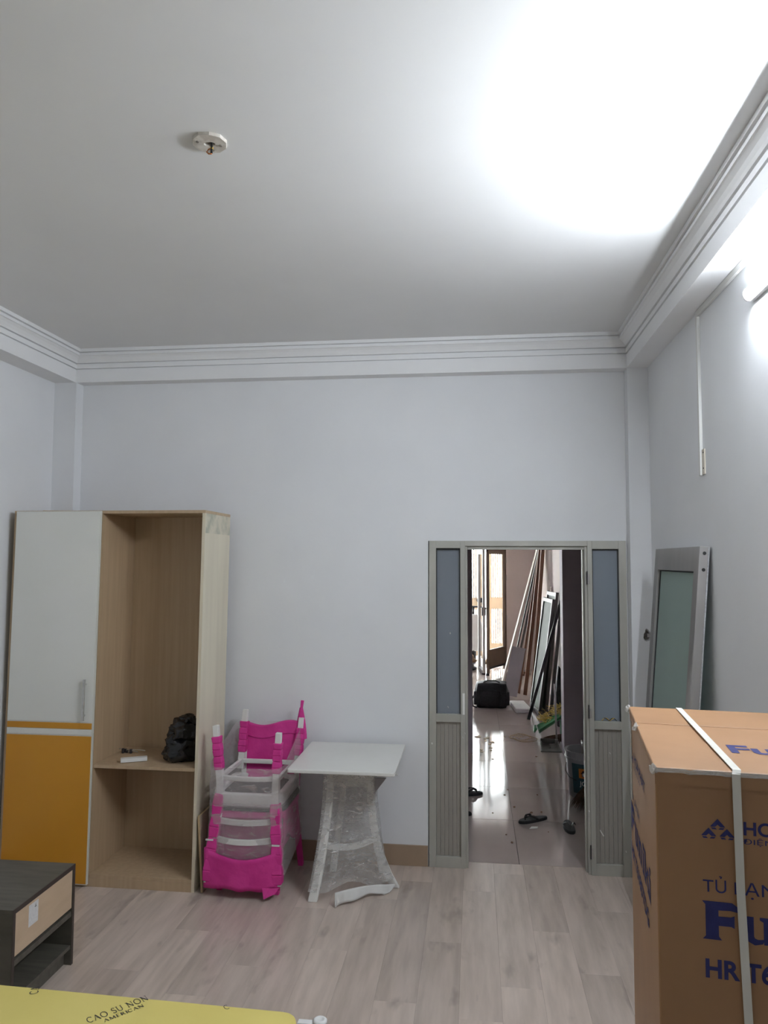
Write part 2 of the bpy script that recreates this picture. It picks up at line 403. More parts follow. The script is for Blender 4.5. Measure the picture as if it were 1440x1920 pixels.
# walls
def wall(name, boxes, m):
    bm = BM()
    for b in boxes: bx(bm, *b)
    return struct(obj(name, bm, m))
DX0, DX1, DZ = -.295, .893, B(960, 1014, YB - .012).z - .0005                  # opening in the back wall
wall('wall_back', [(XL, DX0, YB, YB + .10, 0, ZC), (DX1, XR, YB, YB + .10, 0, ZC), (DX0, DX1, YB, YB + .10, DZ, ZC)], M['paint'])
wall('wall_left', [(XL - .1, XL, YF, YB + .10, -.1, ZC)], M['paint'])
wall('wall_right', [(XR, XR + .1, YF, YB + .10, -.1, ZC)], M['paint'])
wall('wall_front', [(XL - .1, XR + .1, YF - .1, YF, -.1, ZC)], M['paint'])
bm = BM(); bx(bm, XL - .1, XR + .1, YF - .1, YB + .1, ZC, ZC + .12); struct(obj('ceiling', bm, M['ceil']))
# beam + cornice, mitred round three walls; profile = (distance out from the beam face, z)
prof = [(-.2, ZS), (0, ZS), (0, 3.175), (-.010, 3.176), (-.010, 3.183), (.004, 3.184), (.004, 3.211), (-.006, 3.212), (-.006, 3.219), (.010, 3.220),
        (.016, 3.232), (.026, 3.247), (.041, 3.260), (.049, 3.261), (.049, 3.277), (.040, 3.278), (.040, 3.283), (.058, 3.284), (.058, ZC + .001)]
def cornice(name, pts_fn, ends):
    bm = BM()
    V = [[bm.verts.new(pts_fn(e, p, z)) for p, z in prof] for e in ends]
    for i in range(len(prof) - 1):
        bm.faces.new((V[0][i], V[1][i], V[1][i + 1], V[0][i + 1]))
    return struct(obj(name, bm, M['cornice']))
def clampx(x): return max(XL, min(XR, x))
cornice('trim_1', lambda e, p, z: (max(XL, BL + p), YF if e == 0 else min(YB, BB - p), z), (0, 1))
cornice('trim_2', lambda e, p, z: ((max(XL, BL + p) if e == 0 else min(XR, BR - p)), min(YB, BB - p), z), (0, 1))
cornice('trim_3', lambda e, p, z: (min(XR, BR - p), min(YB, BB - p) if e == 0 else YF, z), (0, 1))
# corner columns (the right one has a broken outlet hole)
bm = BM(); bx(bm, XL, BL + .003, BB, YB, 0, ZS); struct(obj('trim_4', bm, M['paint']))
hc = B(1214, 1192, BB)
hole = [(.020, .000), (.018, .020), (.008, .034), (-.004, .043), (-.012, .036), (-.013, .022), (-.021, .010), (-.023, -.012), (-.018, -.028), (-.006, -.036), (.008, -.031), (.019, -.020)]
x0, x1, hz = BR + .003, XR, .07
sq = [(1, 0), (1, .6), (1, 1), (.3, 1), (-.3, 1), (-1, 1), (-1, .3), (-1, -.3), (-1, -1), (-.3, -1), (.3, -1), (1, -1)]
bm = BM(); n = len(hole)
inn = [bm.verts.new((min(hc.x + u, XR - .004), BB, hc.z + v)) for u, v in hole]
deep = [bm.verts.new((min(hc.x + u * .8, XR - .004), BB + .035, hc.z + v * .8)) for u, v in hole]
oo = [bm.verts.new((hc.x + (x1 - hc.x if u > 0 else hc.x - x0) * u, BB, hc.z + hz * v)) for u, v in sq]
for i in range(n):
    j = (i + 1) % n
    bm.faces.new((inn[i], inn[j], oo[j], oo[i])); bm.faces.new((inn[j], inn[i], deep[i], deep[j]))
bm.faces.new(deep)
s_ = [bm.verts.new(p) for p in ((x0, BB, hc.z - hz), (x0, BB, hc.z + hz), (x0, YB, hc.z + hz), (x0, YB, hc.z - hz))]; bm.faces.new(s_)
bx(bm, x0, x1, BB, YB, 0, hc.z - hz); bx(bm, x0, x1, BB, YB, hc.z + hz, ZS)
struct(obj('trim_5', bm, M['paint']))
ob = thing('outlet_box', 'broken socket hole with grey box in the corner column', 'wall socket', (hc.x, BB + .02, hc.z - .03))
bm = BM(); prism(bm, [(u * .78, v * .78) for u, v in hole], lambda u, v, d: (hc.x + u, d, hc.z + v), BB + .033, BB + .030); obj('rubble_lining', bm, M['hole'], ob)
bm = BM(); bx(bm, hc.x + .000, hc.x + .019, BB + .004, BB + .03, hc.z - .010, hc.z + .012); obj('grey_bracket', bm, M['alu_grey'], ob, bevel=.001)
# skirting
def skirt(name, boxes):
    bm = BM()
    for b in boxes: bx(bm, *b)
    struct(obj(name, bm, M['skirting'], bevel=.001))
skirt('baseboard_back', [(XL, DX0 - .002, YB - .012, YB, 0, .125)])
skirt('baseboard_left', [(XL, XL + .012, YF, BB, 0, .125)])
skirt('baseboard_right', [(XR - .012, XR, YF, BB, 0, .125)])

# ------------------------------------------------------------------ doorway: aluminium frame with two glazed sidelights
dr = thing('door_1', None, None, (.3, YB + .02, 0), kind='structure')
FY0, FY1 = YB - .012, YB + .045
def X_(px, py=1300): return B(px, py, FY0).x
def Z_(py, px=960): return B(px, py, FY0).z
def fr(name, x0, x1, z0, z1, m='alu', y0=FY0, y1=FY1, bevel=.0015, parent=dr):
    bm = BM(); bx(bm, x0, x1, y0, y1, z0, z1); return obj(name, bm, M[m], parent, bevel=bevel)
ZT = Z_(1014); zh = Z_(1024); zg = Z_(1028)
xs = [X_(804.5, 1020), X_(817.5, 1100), X_(863, 1100), X_(872, 1100), X_(1102, 1100), X_(1111, 1100), X_(1161, 1100), X_(1175, 1100)]
fr('stile', xs[0], xs[1], 0, ZT); fr('stile', xs[2], xs[3], 0, ZT)
fr('stile', xs[4], xs[5], 0, ZT); fr('stile', xs[6], xs[7], 0, ZT)
fr('jamb', xs[3], xs[3] + .015, 0, zh, y0=FY0 + .012, y1=FY1 + .02)
fr('jamb', xs[4] - .017, xs[4], 0, zh, y0=FY0 + .012, y1=FY1 + .02)
fr('jamb_lip', xs[4] - .026, xs[4] - .017, 0, zh, 'alu', y0=FY0 + .045, y1=FY1 + .025)
fr('head_rail', xs[1], xs[2], zg, ZT); fr('head_rail', xs[3], xs[4], zh, ZT)
fr('head_rail', xs[5], xs[6], zg - .004, ZT)
fr('door_stop', xs[3] + .015, xs[4] - .017, zh - .022, zh, 'alu', y0=FY0 + .02)
for s, (a, b, py) in enumerate(((xs[1], xs[2], 1336), (xs[5], xs[6], 1350))):
    px = 840 if s == 0 else 1135
    zm1, zm0 = Z_(py + 3, px), Z_(py + 18, px); zb = .066
    fr('mid_rail', a, b, zm0, zm1); fr('bottom_rail', a, b, 0, zb)
    fr('gasket', a, b, zg - .012, zg, 'bead', y0=FY0 + .018, y1=FY0 + .04, bevel=0)  # top gasket, its black strip also stands in for shade under the rail
    fr('gasket', a, a + .006, zm1, zg - .012, 'bead', y0=FY0 + .018, y1=FY0 + .04, bevel=0)
    fr('gasket', b - .006, b, zm1, zg - .012, 'bead', y0=FY0 + .018, y1=FY0 + .04, bevel=0)
    fr('frosted_pane', a + .006, b - .006, zm1, zg - .012, 'frost_blue', y0=FY0 + .026, y1=FY0 + .032, bevel=0)
    # ribbed lower panel
    bm = BM(); nr = 6
    for k in range(nr):
        u0, u1 = a + (b - a) * k / nr, a + (b - a) * (k + 1) / nr
        bx(bm, u0 + .0004, u1 - .0004, FY0 + .022, FY0 + .034, zb, zm0)
    obj('lower_panel', bm, M['alu_panel'], dr, bevel=.0015)
for py in (1086, 1337, 1600):
    hz = Z_(py, 1105)
    h = fr('hinge', xs[4] - .006, xs[4] + .012, hz - .03, hz + .03, 'alu_grey', y0=FY0 - .004, y1=FY0 + .003)
    bm = BM(); tube(bm, [(xs[4] - .004, FY0 - .006, hz - .032), (xs[4] - .004, FY0 - .006, hz + .05)], .004, 8); obj('hinge_pin', bm, M['alu_dark'], h)
random.seed(3)
for px, py in ((1105, 1521), (1104, 1420), (1145, 1414), (868, 1383), (872, 1375), (810, 1394), (844, 1188), (1174, 1597), (840, 1327)):
    p = B(px, py, FY0 - .001); bm = BM()
    yy = FY0 - .001 if not (820 < px < 860 or 1112 < px < 1160) else FY0 + .021
    a = random.uniform(0, 3); prism(bm, [(.004 * math.cos(t + a), .007 * math.sin(t)) for t in (0, 1, 2, 3, 4, 5)], lambda u, v, d: (p.x + u, d, p.z + v), yy, yy + .0016)
    obj('paint_spot', bm, M['chip'], dr)
p0, p1 = B(1125, 1556, FY0 + .02), B(1132, 1568, FY0 + .02)
bm = BM(); bar(bm, p0, p1, .006, .002, (1, 0, 0)); obj('paint_spot', bm, M['chip'], dr)
bm = BM(); bx(bm, xs[2] + .012, xs[2] + .026, FY0 - .001, FY0 + .001, Z_(1340, 868), Z_(1300, 868)); obj('tape_scrap', bm, M['chip'], dr)
# wire scraps lying on the right sidelight's mid rail
zr = Z_(1353, 1135)
for k, (c, l) in enumerate((('tapey', 'yellow wire scrap lying on the sidelight rail'), ('black', 'black wire scrap lying on the sidelight rail'))):
    bm = BM(); pts = []
    for i in range(9):
        t = i / 8
        pts.append((X_(1128 + 14 * k * .3 + 24 * t), FY0 + .006 + .006 * math.sin(7 * t + k * 2), zr + .004 + .016 * abs(math.sin(5 * t + 1.3 * k))))
    tube(bm, pts, .0022, 6); tag(obj('wire_scrap', bm, M[c], smooth=True), l, 'wire', 'wire scraps')

# ------------------------------------------------------------------ lamp and cable trunking on the right wall
LX = 1.043
_e = R(1402, 553, LX); LZ = _e.z
ly1 = _e.y; ly0 = ly1 - 1.2
def batten(LX, LZ, ly0, ly1, label):
    lamp = thing('led_batten', label, 'lamp', (XR, (ly0 + ly1) / 2, LZ))
    ring = [(LX + .018 * math.cos(math.radians(a)), LZ + .024 * math.sin(math.radians(a))) for a in range(122, 293, 10)]
    bm = BM(); prism(bm, ring, lambda u, v, d: (u, d, v), ly0 + .012, ly1 - .012); obj('diffuser', bm, M['tube'], lamp)
    bm = BM(); prism(bm, [(LX + .003, LZ - .029), (LX + .003, LZ + .0245), (XR - .001, LZ + .0245), (XR - .001, LZ - .029)], lambda u, v, d: (u, d, v), ly0 + .012, ly1 - .012)
    obj('housing', bm, M['white'], lamp)
    for y in (ly0, ly1 - .012):
        bm = BM(); prism(bm, [(LX + .021 * math.cos(math.radians(a)), LZ + .027 * math.sin(math.radians(a))) for a in range(122, 293, 10)] + [(XR - .001, LZ - .027), (XR - .001, LZ + .027)], lambda u, v, d: (u, d, v), y, y + .012)
        obj('end_cap', bm, M['white'], lamp, bevel=.002)
batten(LX, LZ, ly0, ly1, 'lit white led tube lamp on the right wall under the beam')
yv = R(1311, 620, XR).y
bm = BM(); bx(bm, XR - .014, XR, ly0, yv + .012, ZS - .03, ZS - .002)
tag(obj('cable_trunking', bm, M['trunk'], bevel=.002), 'ivory cable trunking running along the wall under the beam', 'trunking')
zb = R(1315, 893, XR).z
bm = BM(); bx(bm, XR - .014, XR, yv - .012, yv + .012, zb, ZS - .031)
tag(obj('cable_trunking', bm, M['trunk'], bevel=.002), 'vertical ivory cable trunking dropping down the right wall', 'trunking')
bm = BM(); bx(bm, XR - .014, XR, R(1424, 500, XR).y - .012, R(1424, 500, XR).y + .012, LZ + .028, ZS - .031)
tag(obj('cable_trunking', bm, M['trunk'], bevel=.002), 'short trunking piece from the long run down to the lamp', 'trunking')
pa, pb = R(1320, 842, XR), R(1320, 892, XR)
sp = thing('switch_backplate', 'beige switch backplate left beside the foot of the trunking', 'wall plate', (XR, pa.y, pb.z))
bm = BM(); bx(bm, XR - .006, XR, pa.y - .022, yv - .0125, pb.z + .005, pa.z); obj('plate', bm, M['beigebox'], sp, bevel=.002)
for z in (pb.z + .03, pa.z - .02):
    bm = BM(); bx(bm, XR - .008, XR - .006, pa.y - .012, pa.y - .004, z, z + .006); obj('screw', bm, M['alu_dark'], sp)
# ceiling plate left by a removed lamp
cc = G(393, 265, ZC)
cr = thing('ceiling_plate', 'stained ceiling lamp plate with loose bare wires', 'ceiling plate', (cc.x, cc.y, ZC))
bm = BM(); n = 10
ro = [(.060 + .004 * math.sin(3.1 * k)) for k in range(n)]
O = [bm.verts.new((cc.x + ro[k] * math.cos(k * 2 * math.pi / n), cc.y + ro[k] * math.sin(k * 2 * math.pi / n), ZC)) for k in range(n)]
P = [bm.verts.new((cc.x + ro[k] * .96 * math.cos(k * 2 * math.pi / n), cc.y + ro[k] * .96 * math.sin(k * 2 * math.pi / n), ZC - .010)) for k in range(n)]
I = [bm.verts.new((cc.x + .020 * math.cos(k * 2 * math.pi / n), cc.y + .013 * math.sin(k * 2 * math.pi / n), ZC - .010)) for k in range(n)]
J = [bm.verts.new((cc.x + .020 * math.cos(k * 2 * math.pi / n), cc.y + .013 * math.sin(k * 2 * math.pi / n), ZC - .001)) for k in range(n)]
for a, b in ((O, P), (P, I), (I, J)):
    for k in range(n): bm.faces.new((a[k], a[(k + 1) % n], b[(k + 1) % n], b[k]))
obj('plate', bm, M['dirtplate'], cr)
bm = BM(); bx(bm, cc.x - .02, cc.x + .02, cc.y - .012, cc.y + .012, ZC - .002, ZC - .0005); obj('cable_hole', bm, M['hole'], cr)
for dx, dy in ((-.035, -.02), (.035, .012), (.0, .035)):
    bm = BM(); lathe(bm, [(.005, ZC - .013), (.005, ZC - .009)], (cc.x + dx, cc.y + dy, 0), 8, True); obj('screw', bm, M['hole'], cr)
wx, wy = cc.x + .008, cc.y - .004
bm = BM(); tube(bm, [(wx, wy, ZC - .004), (wx + .002, wy - .002, ZC - .025), (wx + .001, wy, ZC - .045)], .004, 8); obj('black_wire', bm, M['black'], cr, smooth=True)
bm = BM(); tube(bm, [(wx + .001, wy, ZC - .028), (wx - .010, wy, ZC - .030), (wx - .015, wy - .002, ZC - .040), (wx - .008, wy - .002, ZC - .047), (wx + .003, wy, ZC - .046)], .0026, 6); obj('bare_wire', bm, M['copper'], cr, smooth=True)
bm = BM(); tube(bm, [(wx + .001, wy, ZC - .024), (wx + .002, wy, ZC - .031)], .0055, 8); obj('tape_band', bm, M['tapey'], cr)

# ------------------------------------------------------------------ wardrobe
WF, WBK = 4.235, 4.686                             # front and back depth
WL_, WRr, WH = -2.805, -1.600, 2.192
lean = .012
ward = thing('wardrobe', 'tall wardrobe with white and ochre door beside an open compartment', 'wardrobe', (WL_, WF, 0))
def skew(bm):
    for v in bm.verts: v.co.x += lean * max(0, v.co.z)
    return bm
def wp(name, x0, x1, y0, y1, z0, z1, m, parent=ward, bevel=.001):
    bm = BM(); bx(bm, x0, x1, y0, y1, z0, z1); return obj(name, skew(bm), M[m], parent, bevel=bevel)
XP = -2.238                                        # centre partition
wp('side_panel', WRr - .018, WRr, WF, WBK, 0, WH - .018, 'ward_out')
wp('side_panel', WL_, WL_ + .018, WF, WBK, 0, WH - .018, 'ward_in2')
wp('partition', XP - .018, XP, WF + .002, WBK - .01, .05, WH - .018, 'ward_in2')
wp('top_panel', WL_, WRr, WF, WBK, WH - .018, WH, 'ward_in2')
wp('back_panel', WL_ + .018, WRr - .018, WBK - .01, WBK, .05, WH - .018, 'ward_in2')
wp('bottom_panel', WL_ + .018, WRr - .018, WF + .002, WBK - .01, .05, .068, 'ward_in2')
wp('plinth', WL_ + .018, WRr - .018, WF + .001, WF + .02, 0, .0495, 'ward_in2')
wp('shelf', XP, WRr - .018, WF + .004, WBK - .01, .676, .694, 'ward_in2')
wp('shelf_lip', WRr - .018, WRr - .0005, WF - .001, WF - .0002, 0, WH - .018, 'ward_side', bevel=0)
# grime near the top of the outer side
bm = BM(); bx(bm, WRr + .0002, WRr + .001, WF + .01, WBK - .005, WH - .135, WH - .018); 
M['grime'] = mat('patchy grey green grime', (.45, .45, .36), (.67, .62, .50), scale=9, rough=.7, lo=.38, hi=.56)
obj('grime_patch', skew(bm), M['grime'], ward)
door = wp('door', WL_ + .025, XP - .003, WF - .019, WF - .001, .015, WH - .004, 'edge')
zz = [.021, .862, .868, .897, .903, .938, .944, WH - .008]
for k, (a, b, m) in enumerate(((zz[0], zz[1], 'ochre'), (zz[2], zz[3], 'cream'), (zz[4], zz[5], 'ochre'), (zz[6], zz[7], 'cream'))):
    wp('door_panel', WL_ + .027, XP - .008, WF - .022, WF - .019, a, b, m, door, bevel=.0012)
hx = XP - .055
bm = BM(); bx(bm, hx - .007, hx + .007, WF - .046, WF - .036, .955, 1.195); h = obj('handle', skew(bm), M['steel'], door, bevel=.002)
for z in (.985, 1.165):
    bm = BM(); bx(bm, hx - .005, hx + .005, WF - .037, WF - .0215, z - .005, z + .005); obj('handle_post', skew(bm), M['steel'], door)
# odd lath on top, pale panel at the wardrobe's left
p = B(75, 951, 4.5)
bm = BM(); bar(bm, (WL_ + .11, 4.40, WH + .007), (WL_ + .30, 4.43, WH + .007), .012, .012, (0, 1, 0)); tag(obj('wooden_lath', bm, M['ply']), 'short wooden lath lying on top of the wardrobe', 'lath')
# black bag, foam block and screws on the shelf
def crumple(c, sx, sy, sz, amp, sd, sub=4, flat=-.86):
    bm = BM(); bmesh.ops.create_icosphere(bm, subdivisions=sub, radius=1)
    for v in bm.verts:
        d = v.co.normalized()
        k = 1 + amp * noise.noise(d * 1.7 + Vector((sd, 0, 0))) + amp * .55 * abs(noise.noise(d * 4.3 + Vector((0, sd, 0)))) + amp * .22 * noise.noise(d * 9 + Vector((0, 0, sd)))
        q = d * k
        q.z = max(q.z, flat)
        v.co = Vector((c[0] + q.x * sx, c[1] + q.y * sy, c[2] + (q.z - flat) * sz))
    return bm
bb = thing('plastic_bag', 'crumpled black plastic bag slumped on the wardrobe shelf', 'plastic bag', (-1.745, 4.40, .695))
bm = crumple((-1.765, 4.41, .695), .105, .10, .088, .35, 3.2); obj('lower_bulge', bm, M['bagblack'], bb, smooth=True)
bm = crumple((-1.748, 4.42, .80), .090, .09, .075, .4, 8.1); obj('upper_bulge', bm, M['bagblack'], bb, smooth=True)
bm = crumple((-1.735, 4.43, .895), .055, .05, .035, .6, 5.7, 3); obj('tied_top', bm, M['bagblack'], bb, smooth=True)
a, b = G(226, 1424, .712), G(276, 1420, .712)
bm = BM(); bar(bm, (a.x, a.y, .707), (b.x, b.y, .707), .045, .022, (0, 1, 0))
tag(obj('foam_block', bm, M['white'], bevel=.003), 'short white plastic strip lying on the wardrobe shelf', 'plastic strip')
sc = G(238, 1410, .70)
for k, (dx, dy, an, l) in enumerate(((0, 0, .2, .07), (.02, .012, 1.2, .05), (-.015, .01, -.5, .06), (.03, -.008, .1, .09), (-.02, -.012, 2.4, .045))):
    t = thing('furniture_fitting', 'small dark metal fitting in the heap on the wardrobe shelf', 'fitting', (sc.x + dx, sc.y + dy, .695), group='fittings on the wardrobe shelf')
    e = Vector((math.cos(an), math.sin(an) * .6, 0)) * l
    s = Vector((sc.x + dx, sc.y + dy, .701 + .004 * k))
    bm = BM(); tube(bm, [s, s + e * .5 + Vector((0, 0, .004)), s + e], .0035, 6); obj('shank', bm, M['steel'], t)
    bm = BM(); bx(bm, s.x - .007, s.x + .007, s.y - .007, s.y + .007, .695, s.z + .008); obj('head', bm, M['alu_dark'], t, bevel=.002)
# plywood offcut leaning on the wardrobe's side
bm = BM(); bar(bm, (-1.556, 4.47, 0.002), (-1.583, 4.47, .425), .46, .012, (0, 1, 0)); 
po = obj('plywood_offcut', bm, M['ply_face'], bevel=.001); tag(po, 'thin plywood offcut leaning on the open wardrobe', 'board')
bm = BM(); bar(bm, (-1.556, 4.2392, 0.002), (-1.583, 4.2392, .425), .001, .012, (0, 1, 0)); obj('raw_edge', bm, M['ply'], po)
bm = BM(); bar(bm, (-1.5832, 4.47, .4252), (-1.58326, 4.47, .4262), .46, .012, (0, 1, 0)); obj('raw_edge', bm, M['ply'], po)

# ------------------------------------------------------------------ pair of packed chairs
def leg(bm, p0, p1, w=.034, w1=None): bar(bm, p0, p1, w, w, (1, 0, 0), w1, w1)
ch = thing('dining_chair', 'upright white chair in pink cloth under an upturned chair', 'chair', (-1.28, 4.45, 0))
FLx, FRx, RLx, RRx = -1.470, -1.128, -1.44, -1.115
for x, y, xx, yy in ((FLx, 4.300, FLx, 4.300), (FRx, 4.280, FRx, 4.290), (RLx, 4.70, RLx, 4.62), (RRx + .03, 4.70, RRx, 4.62)):
    bm = BM(); leg(bm, (x, y, 0), (xx, yy, .43), .032, .038); obj('leg', bm, M['pink'], ch, bevel=.004)
def rring(cx, cy, hx, hy, r, n=6):
    out = []
    for sx, sy, a0 in ((1, 1, 0), (-1, 1, 90), (-1, -1, 180), (1, -1, 270)):
        for k in range(n + 1):
            a = math.radians(a0 + 90 * k / n); out.append((cx + sx * (hx - r) + r * math.cos(a), cy + sy * (hy - r) + r * math.sin(a)))
    return out
SC = (-1.295, 4.45)
bm = BM(); prism(bm, rring(*SC, .215, .215, .07), lambda u, v, d: (u, v, d), .425, .465); obj('seat', bm, M['pink2'], ch, bevel=.008)
bm = BM(); prism(bm, rring(*SC, .218, .218, .075), lambda u, v, d: (u, v, d), .466, .497); obj('cushion', bm, M['cushion'], ch, bevel=.012, smooth=True)
for x in (RLx - .002, RRx + .012):
    bm = BM(); leg(bm, (x, 4.64, .47), (x, 4.675, .875), .034); obj('back_post', bm, M['whitewood'], ch, bevel=.004)
def topz(u): return .872 + .018 * math.sin((u - .05) * 2 * math.pi * .95 + 3.4)
bm = BM(); N_ = 20
pts = [(-1.43 + .345 * i / N_, .50) for i in range(N_ + 1)][::N_] + [(-1.43 + .345 * i / N_, topz(i / N_)) for i in range(N_, -1, -1)]
prism(bm, pts, lambda u, v, d: (u, d + (v - .5) * .08, v), 4.628, 4.652); obj('cloth_wrapped_backrest', bm, M['pink'], ch, bevel=.004)
bm = BM()
pts = [(-1.432 + .349 * i / N_, topz(i / N_) - .075) for i in range(N_ + 1)] + [(-1.432 + .349 * i / N_, topz(i / N_) + .003) for i in range(N_, -1, -1)]
prism(bm, pts, lambda u, v, d: (u, d + (v - .5) * .08, v), 4.622, 4.656); obj('top_rail', bm, M['pink2'], ch, bevel=.005)
for y0, y1, x in ((4.28, 4.64, FLx), (4.28, 4.64, FRx)):
    bm = BM(); bar(bm, (x, y0, .24), (x, y1, .24), .022, .03, (1, 0, 0)); obj('stretcher', bm, M['pink2'], ch)

bm = BM()
grid(bm, 14, 10, lambda u, v: Vector((-1.475 + .352 * u, 4.325 + .006 * noise.noise(Vector((u * 8, v * 8, 1))), .10 + .33 * v)))
obj('front_cloth', bm, M['pink'], ch, smooth=True, solid=.003)
bm = BM()
grid(bm, 14, 8, lambda u, v: Vector((-1.100 + .006 * noise.noise(Vector((u * 8, v * 8, 5))), 4.30 + .30 * u, .25 + .20 * v + .04 * math.sin(u * 5))))
obj('side_cloth', bm, M['pink2'], ch, smooth=True, solid=.003)
c2 = thing('dining_chair', 'upturned white chair in pink cloth with its legs in the air', 'chair', (-1.30, 4.43, .50))
lt = [(B(405, 1360, 4.255), (-1.452, 4.238, .60)), (B(523, 1374, 4.235), (-1.128, 4.232, .60)), (B(461, 1330, 4.66), (-1.455, 4.615, .60)), (B(566, 1345, 4.66), (-1.098, 4.615, .60))]
for k, (tp, bt) in enumerate(lt):
    bt = Vector(bt)
    bm = BM(); leg(bm, bt, tp, .040, .033); l = obj('leg', bm, M['whitewood'], c2, bevel=.003)
    s0, s1 = bt.lerp(tp, .28), bt.lerp(tp, .82 if k < 2 else .80)
    bm = BM()
    pts_ = [s0.lerp(s1, t / 5) for t in range(6)]
    for i in range(5):
        leg(bm, pts_[i], pts_[i + 1], .047 + .006 * (i % 2), .047 + .006 * ((i + 1) % 2))
    obj('cloth_sleeve', bm, M['pink'], l, bevel=.005, smooth=False)
tp = B(566, 1345, 4.66)
bm = BM(); grid(bm, 10, 8, lambda u, v: Vector((tp.x - .004 + .036 * math.cos(u * 6.283) * (1.05 - .75 * v ** 1.5), tp.y + .028 * math.sin(u * 6.283) * (1.05 - .7 * v), tp.z - .13 + .19 * v)), True)
obj('cloth_hood', bm, M['pink2'], c2, smooth=True)
bm = BM(); bar(bm, (tp.x - .003, tp.y, tp.z + .055), (tp.x + .003, tp.y, tp.z + .105), .016, .012, (1, 0, 0), .020, .012); obj('cloth_knot', bm, M['pink'], c2, bevel=.003)
# seat (upside down): rounded rim, underside, curved rails
bm = BM(); r0 = rring(-1.298, 4.44, .208, .232, .09, 8); r1 = rring(-1.298, 4.44, .172, .196, .08, 8)
A = [bm.verts.new((u, v, .500)) for u, v in r0]; Bv = [bm.verts.new((u, v, .572)) for u, v in r0]; Cc = [bm.verts.new((u, v, .572)) for u, v in r1]; Dd = [bm.verts.new((u, v, .500)) for u, v in r1]
n = len(r0)
for P_, Q_ in ((A, Bv), (Bv, Cc), (Cc, Dd), (Dd, A)):
    for k in range(n): bm.faces.new((P_[k], P_[(k + 1) % n], Q_[(k + 1) % n], Q_[k]))
obj('seat_rim', bm, M['whitewood'], c2, bevel=.010, smooth=True, seg=3)
bm = BM(); prism(bm, rring(-1.298, 4.44, .171, .195, .078, 8), lambda u, v, d: (u, v, d), .525, .545); obj('seat_underside', bm, M['cushion'], c2)
def bow(bm, xa, xb, y, z0, z1, sag, th, n=12, dz=0):
    grid_pts = []
    for i in range(n + 1):
        t = i / n; x = xa + (xb - xa) * t; yy = y - sag * 4 * t * (1 - t); zo = -dz * 4 * t * (1 - t)
        grid_pts.append([bm.verts.new((x, yy, z0 + zo)), bm.verts.new((x, yy + th, z0 + zo)), bm.verts.new((x, yy + th, z1 + zo)), bm.verts.new((x, yy, z1 + zo))])
    for a, b in zip(grid_pts, grid_pts[1:]):
        for k in range(4): bm.faces.new((a[k], a[(k + 1) % 4], b[(k + 1) % 4], b[k]))
    bm.faces.new(grid_pts[0]); bm.faces.new(grid_pts[-1][::-1])
bm = BM(); bow(bm, -1.455, -1.145, 4.245, .636, .662, .028, .022); obj('rear_apron', bm, M['whitewood'], c2, bevel=.004)
bm = BM(); bow(bm, -1.44, -1.11, 4.60, .636, .662, 0, .022); obj('front_apron', bm, M['whitewood'], c2, bevel=.004)
for xa in (-1.462, -1.122):
    bm = BM(); bar(bm, (xa, 4.26, .649), (xa + .01, 4.60, .649), .020, .026, (1, 0, 0)); obj('side_apron', bm, M['whitewood'], c2, bevel=.003)
# backrest hanging down in front
for xa, xb in ((-1.454, -1.512), (-1.128, -1.104)):
    bm = BM(); leg(bm, (xa, 4.238, .62), (xa, 4.232, .50), .040); leg(bm, (xa, 4.232, .50), (xb, 4.214, .075), .040, .040); p_ = obj('back_post', bm, M['whitewood'], c2, bevel=.003)
    bm = BM()
    q0, q1 = Vector((xa, 4.232, .565 if xa < -1.3 else .52)), Vector((xb, 4.214, .085))
    for i in range(8): leg(bm, q0.lerp(q1, i / 8), q0.lerp(q1, (i + 1) / 8), .052 + .010 * (i % 2), .052 + .010 * ((i + 1) % 2))
    obj('cloth_sleeve', bm, M['pink'], p_, bevel=.006)
bm = BM(); bow(bm, -1.470, -1.155, 4.225, .400, .432, .022, .018, dz=.006); obj('back_slat', bm, M['whitewood'], c2, bevel=.003)
bm = BM(); bow(bm, -1.485, -1.145, 4.218, .300, .332, .026, .018, dz=.010); obj('back_slat', bm, M['whitewood'], c2, bevel=.003)
for q in ((-1.50, .315), (-1.115, .300)):
    bm = BM(); bx(bm, q[0] - .022, q[0] + .022, 4.192, 4.199, q[1] - .004, q[1] + .004); obj('tape_strip', bm, M['white'], c2)
bm = BM()
def crest(u, v):
    x = -1.530 + .440 * u
    z = (.270 - .05 * math.sin(u * math.pi) * (1 if u < .9 else 1)) * v + (.052 + .018 * noise.noise(Vector((u * 5, 2.2, 0)))) * (1 - v)
    y = 4.203 - .030 * 4 * u * (1 - u) + .004 * noise.noise(Vector((u * 9, v * 4, .3)))
    return Vector((x, y, z))
grid(bm, 28, 8, crest); obj('cloth_wrapped_crest', bm, M['pink2'], c2, smooth=True, solid=.012)
bm = BM()
P = [bm.verts.new(p) for p in ((-1.185, 4.178, .075), (-1.135, 4.176, .075), (-1.09, 4.186, .075), (-1.17, 4.155, .022), (-1.112, 4.176, .045))]
bm.faces.new((P[0], P[1], P[3])); bm.faces.new((P[1], P[2], P[4], P[3])); obj('cloth_tail', bm, M['pink'], c2, solid=.002)
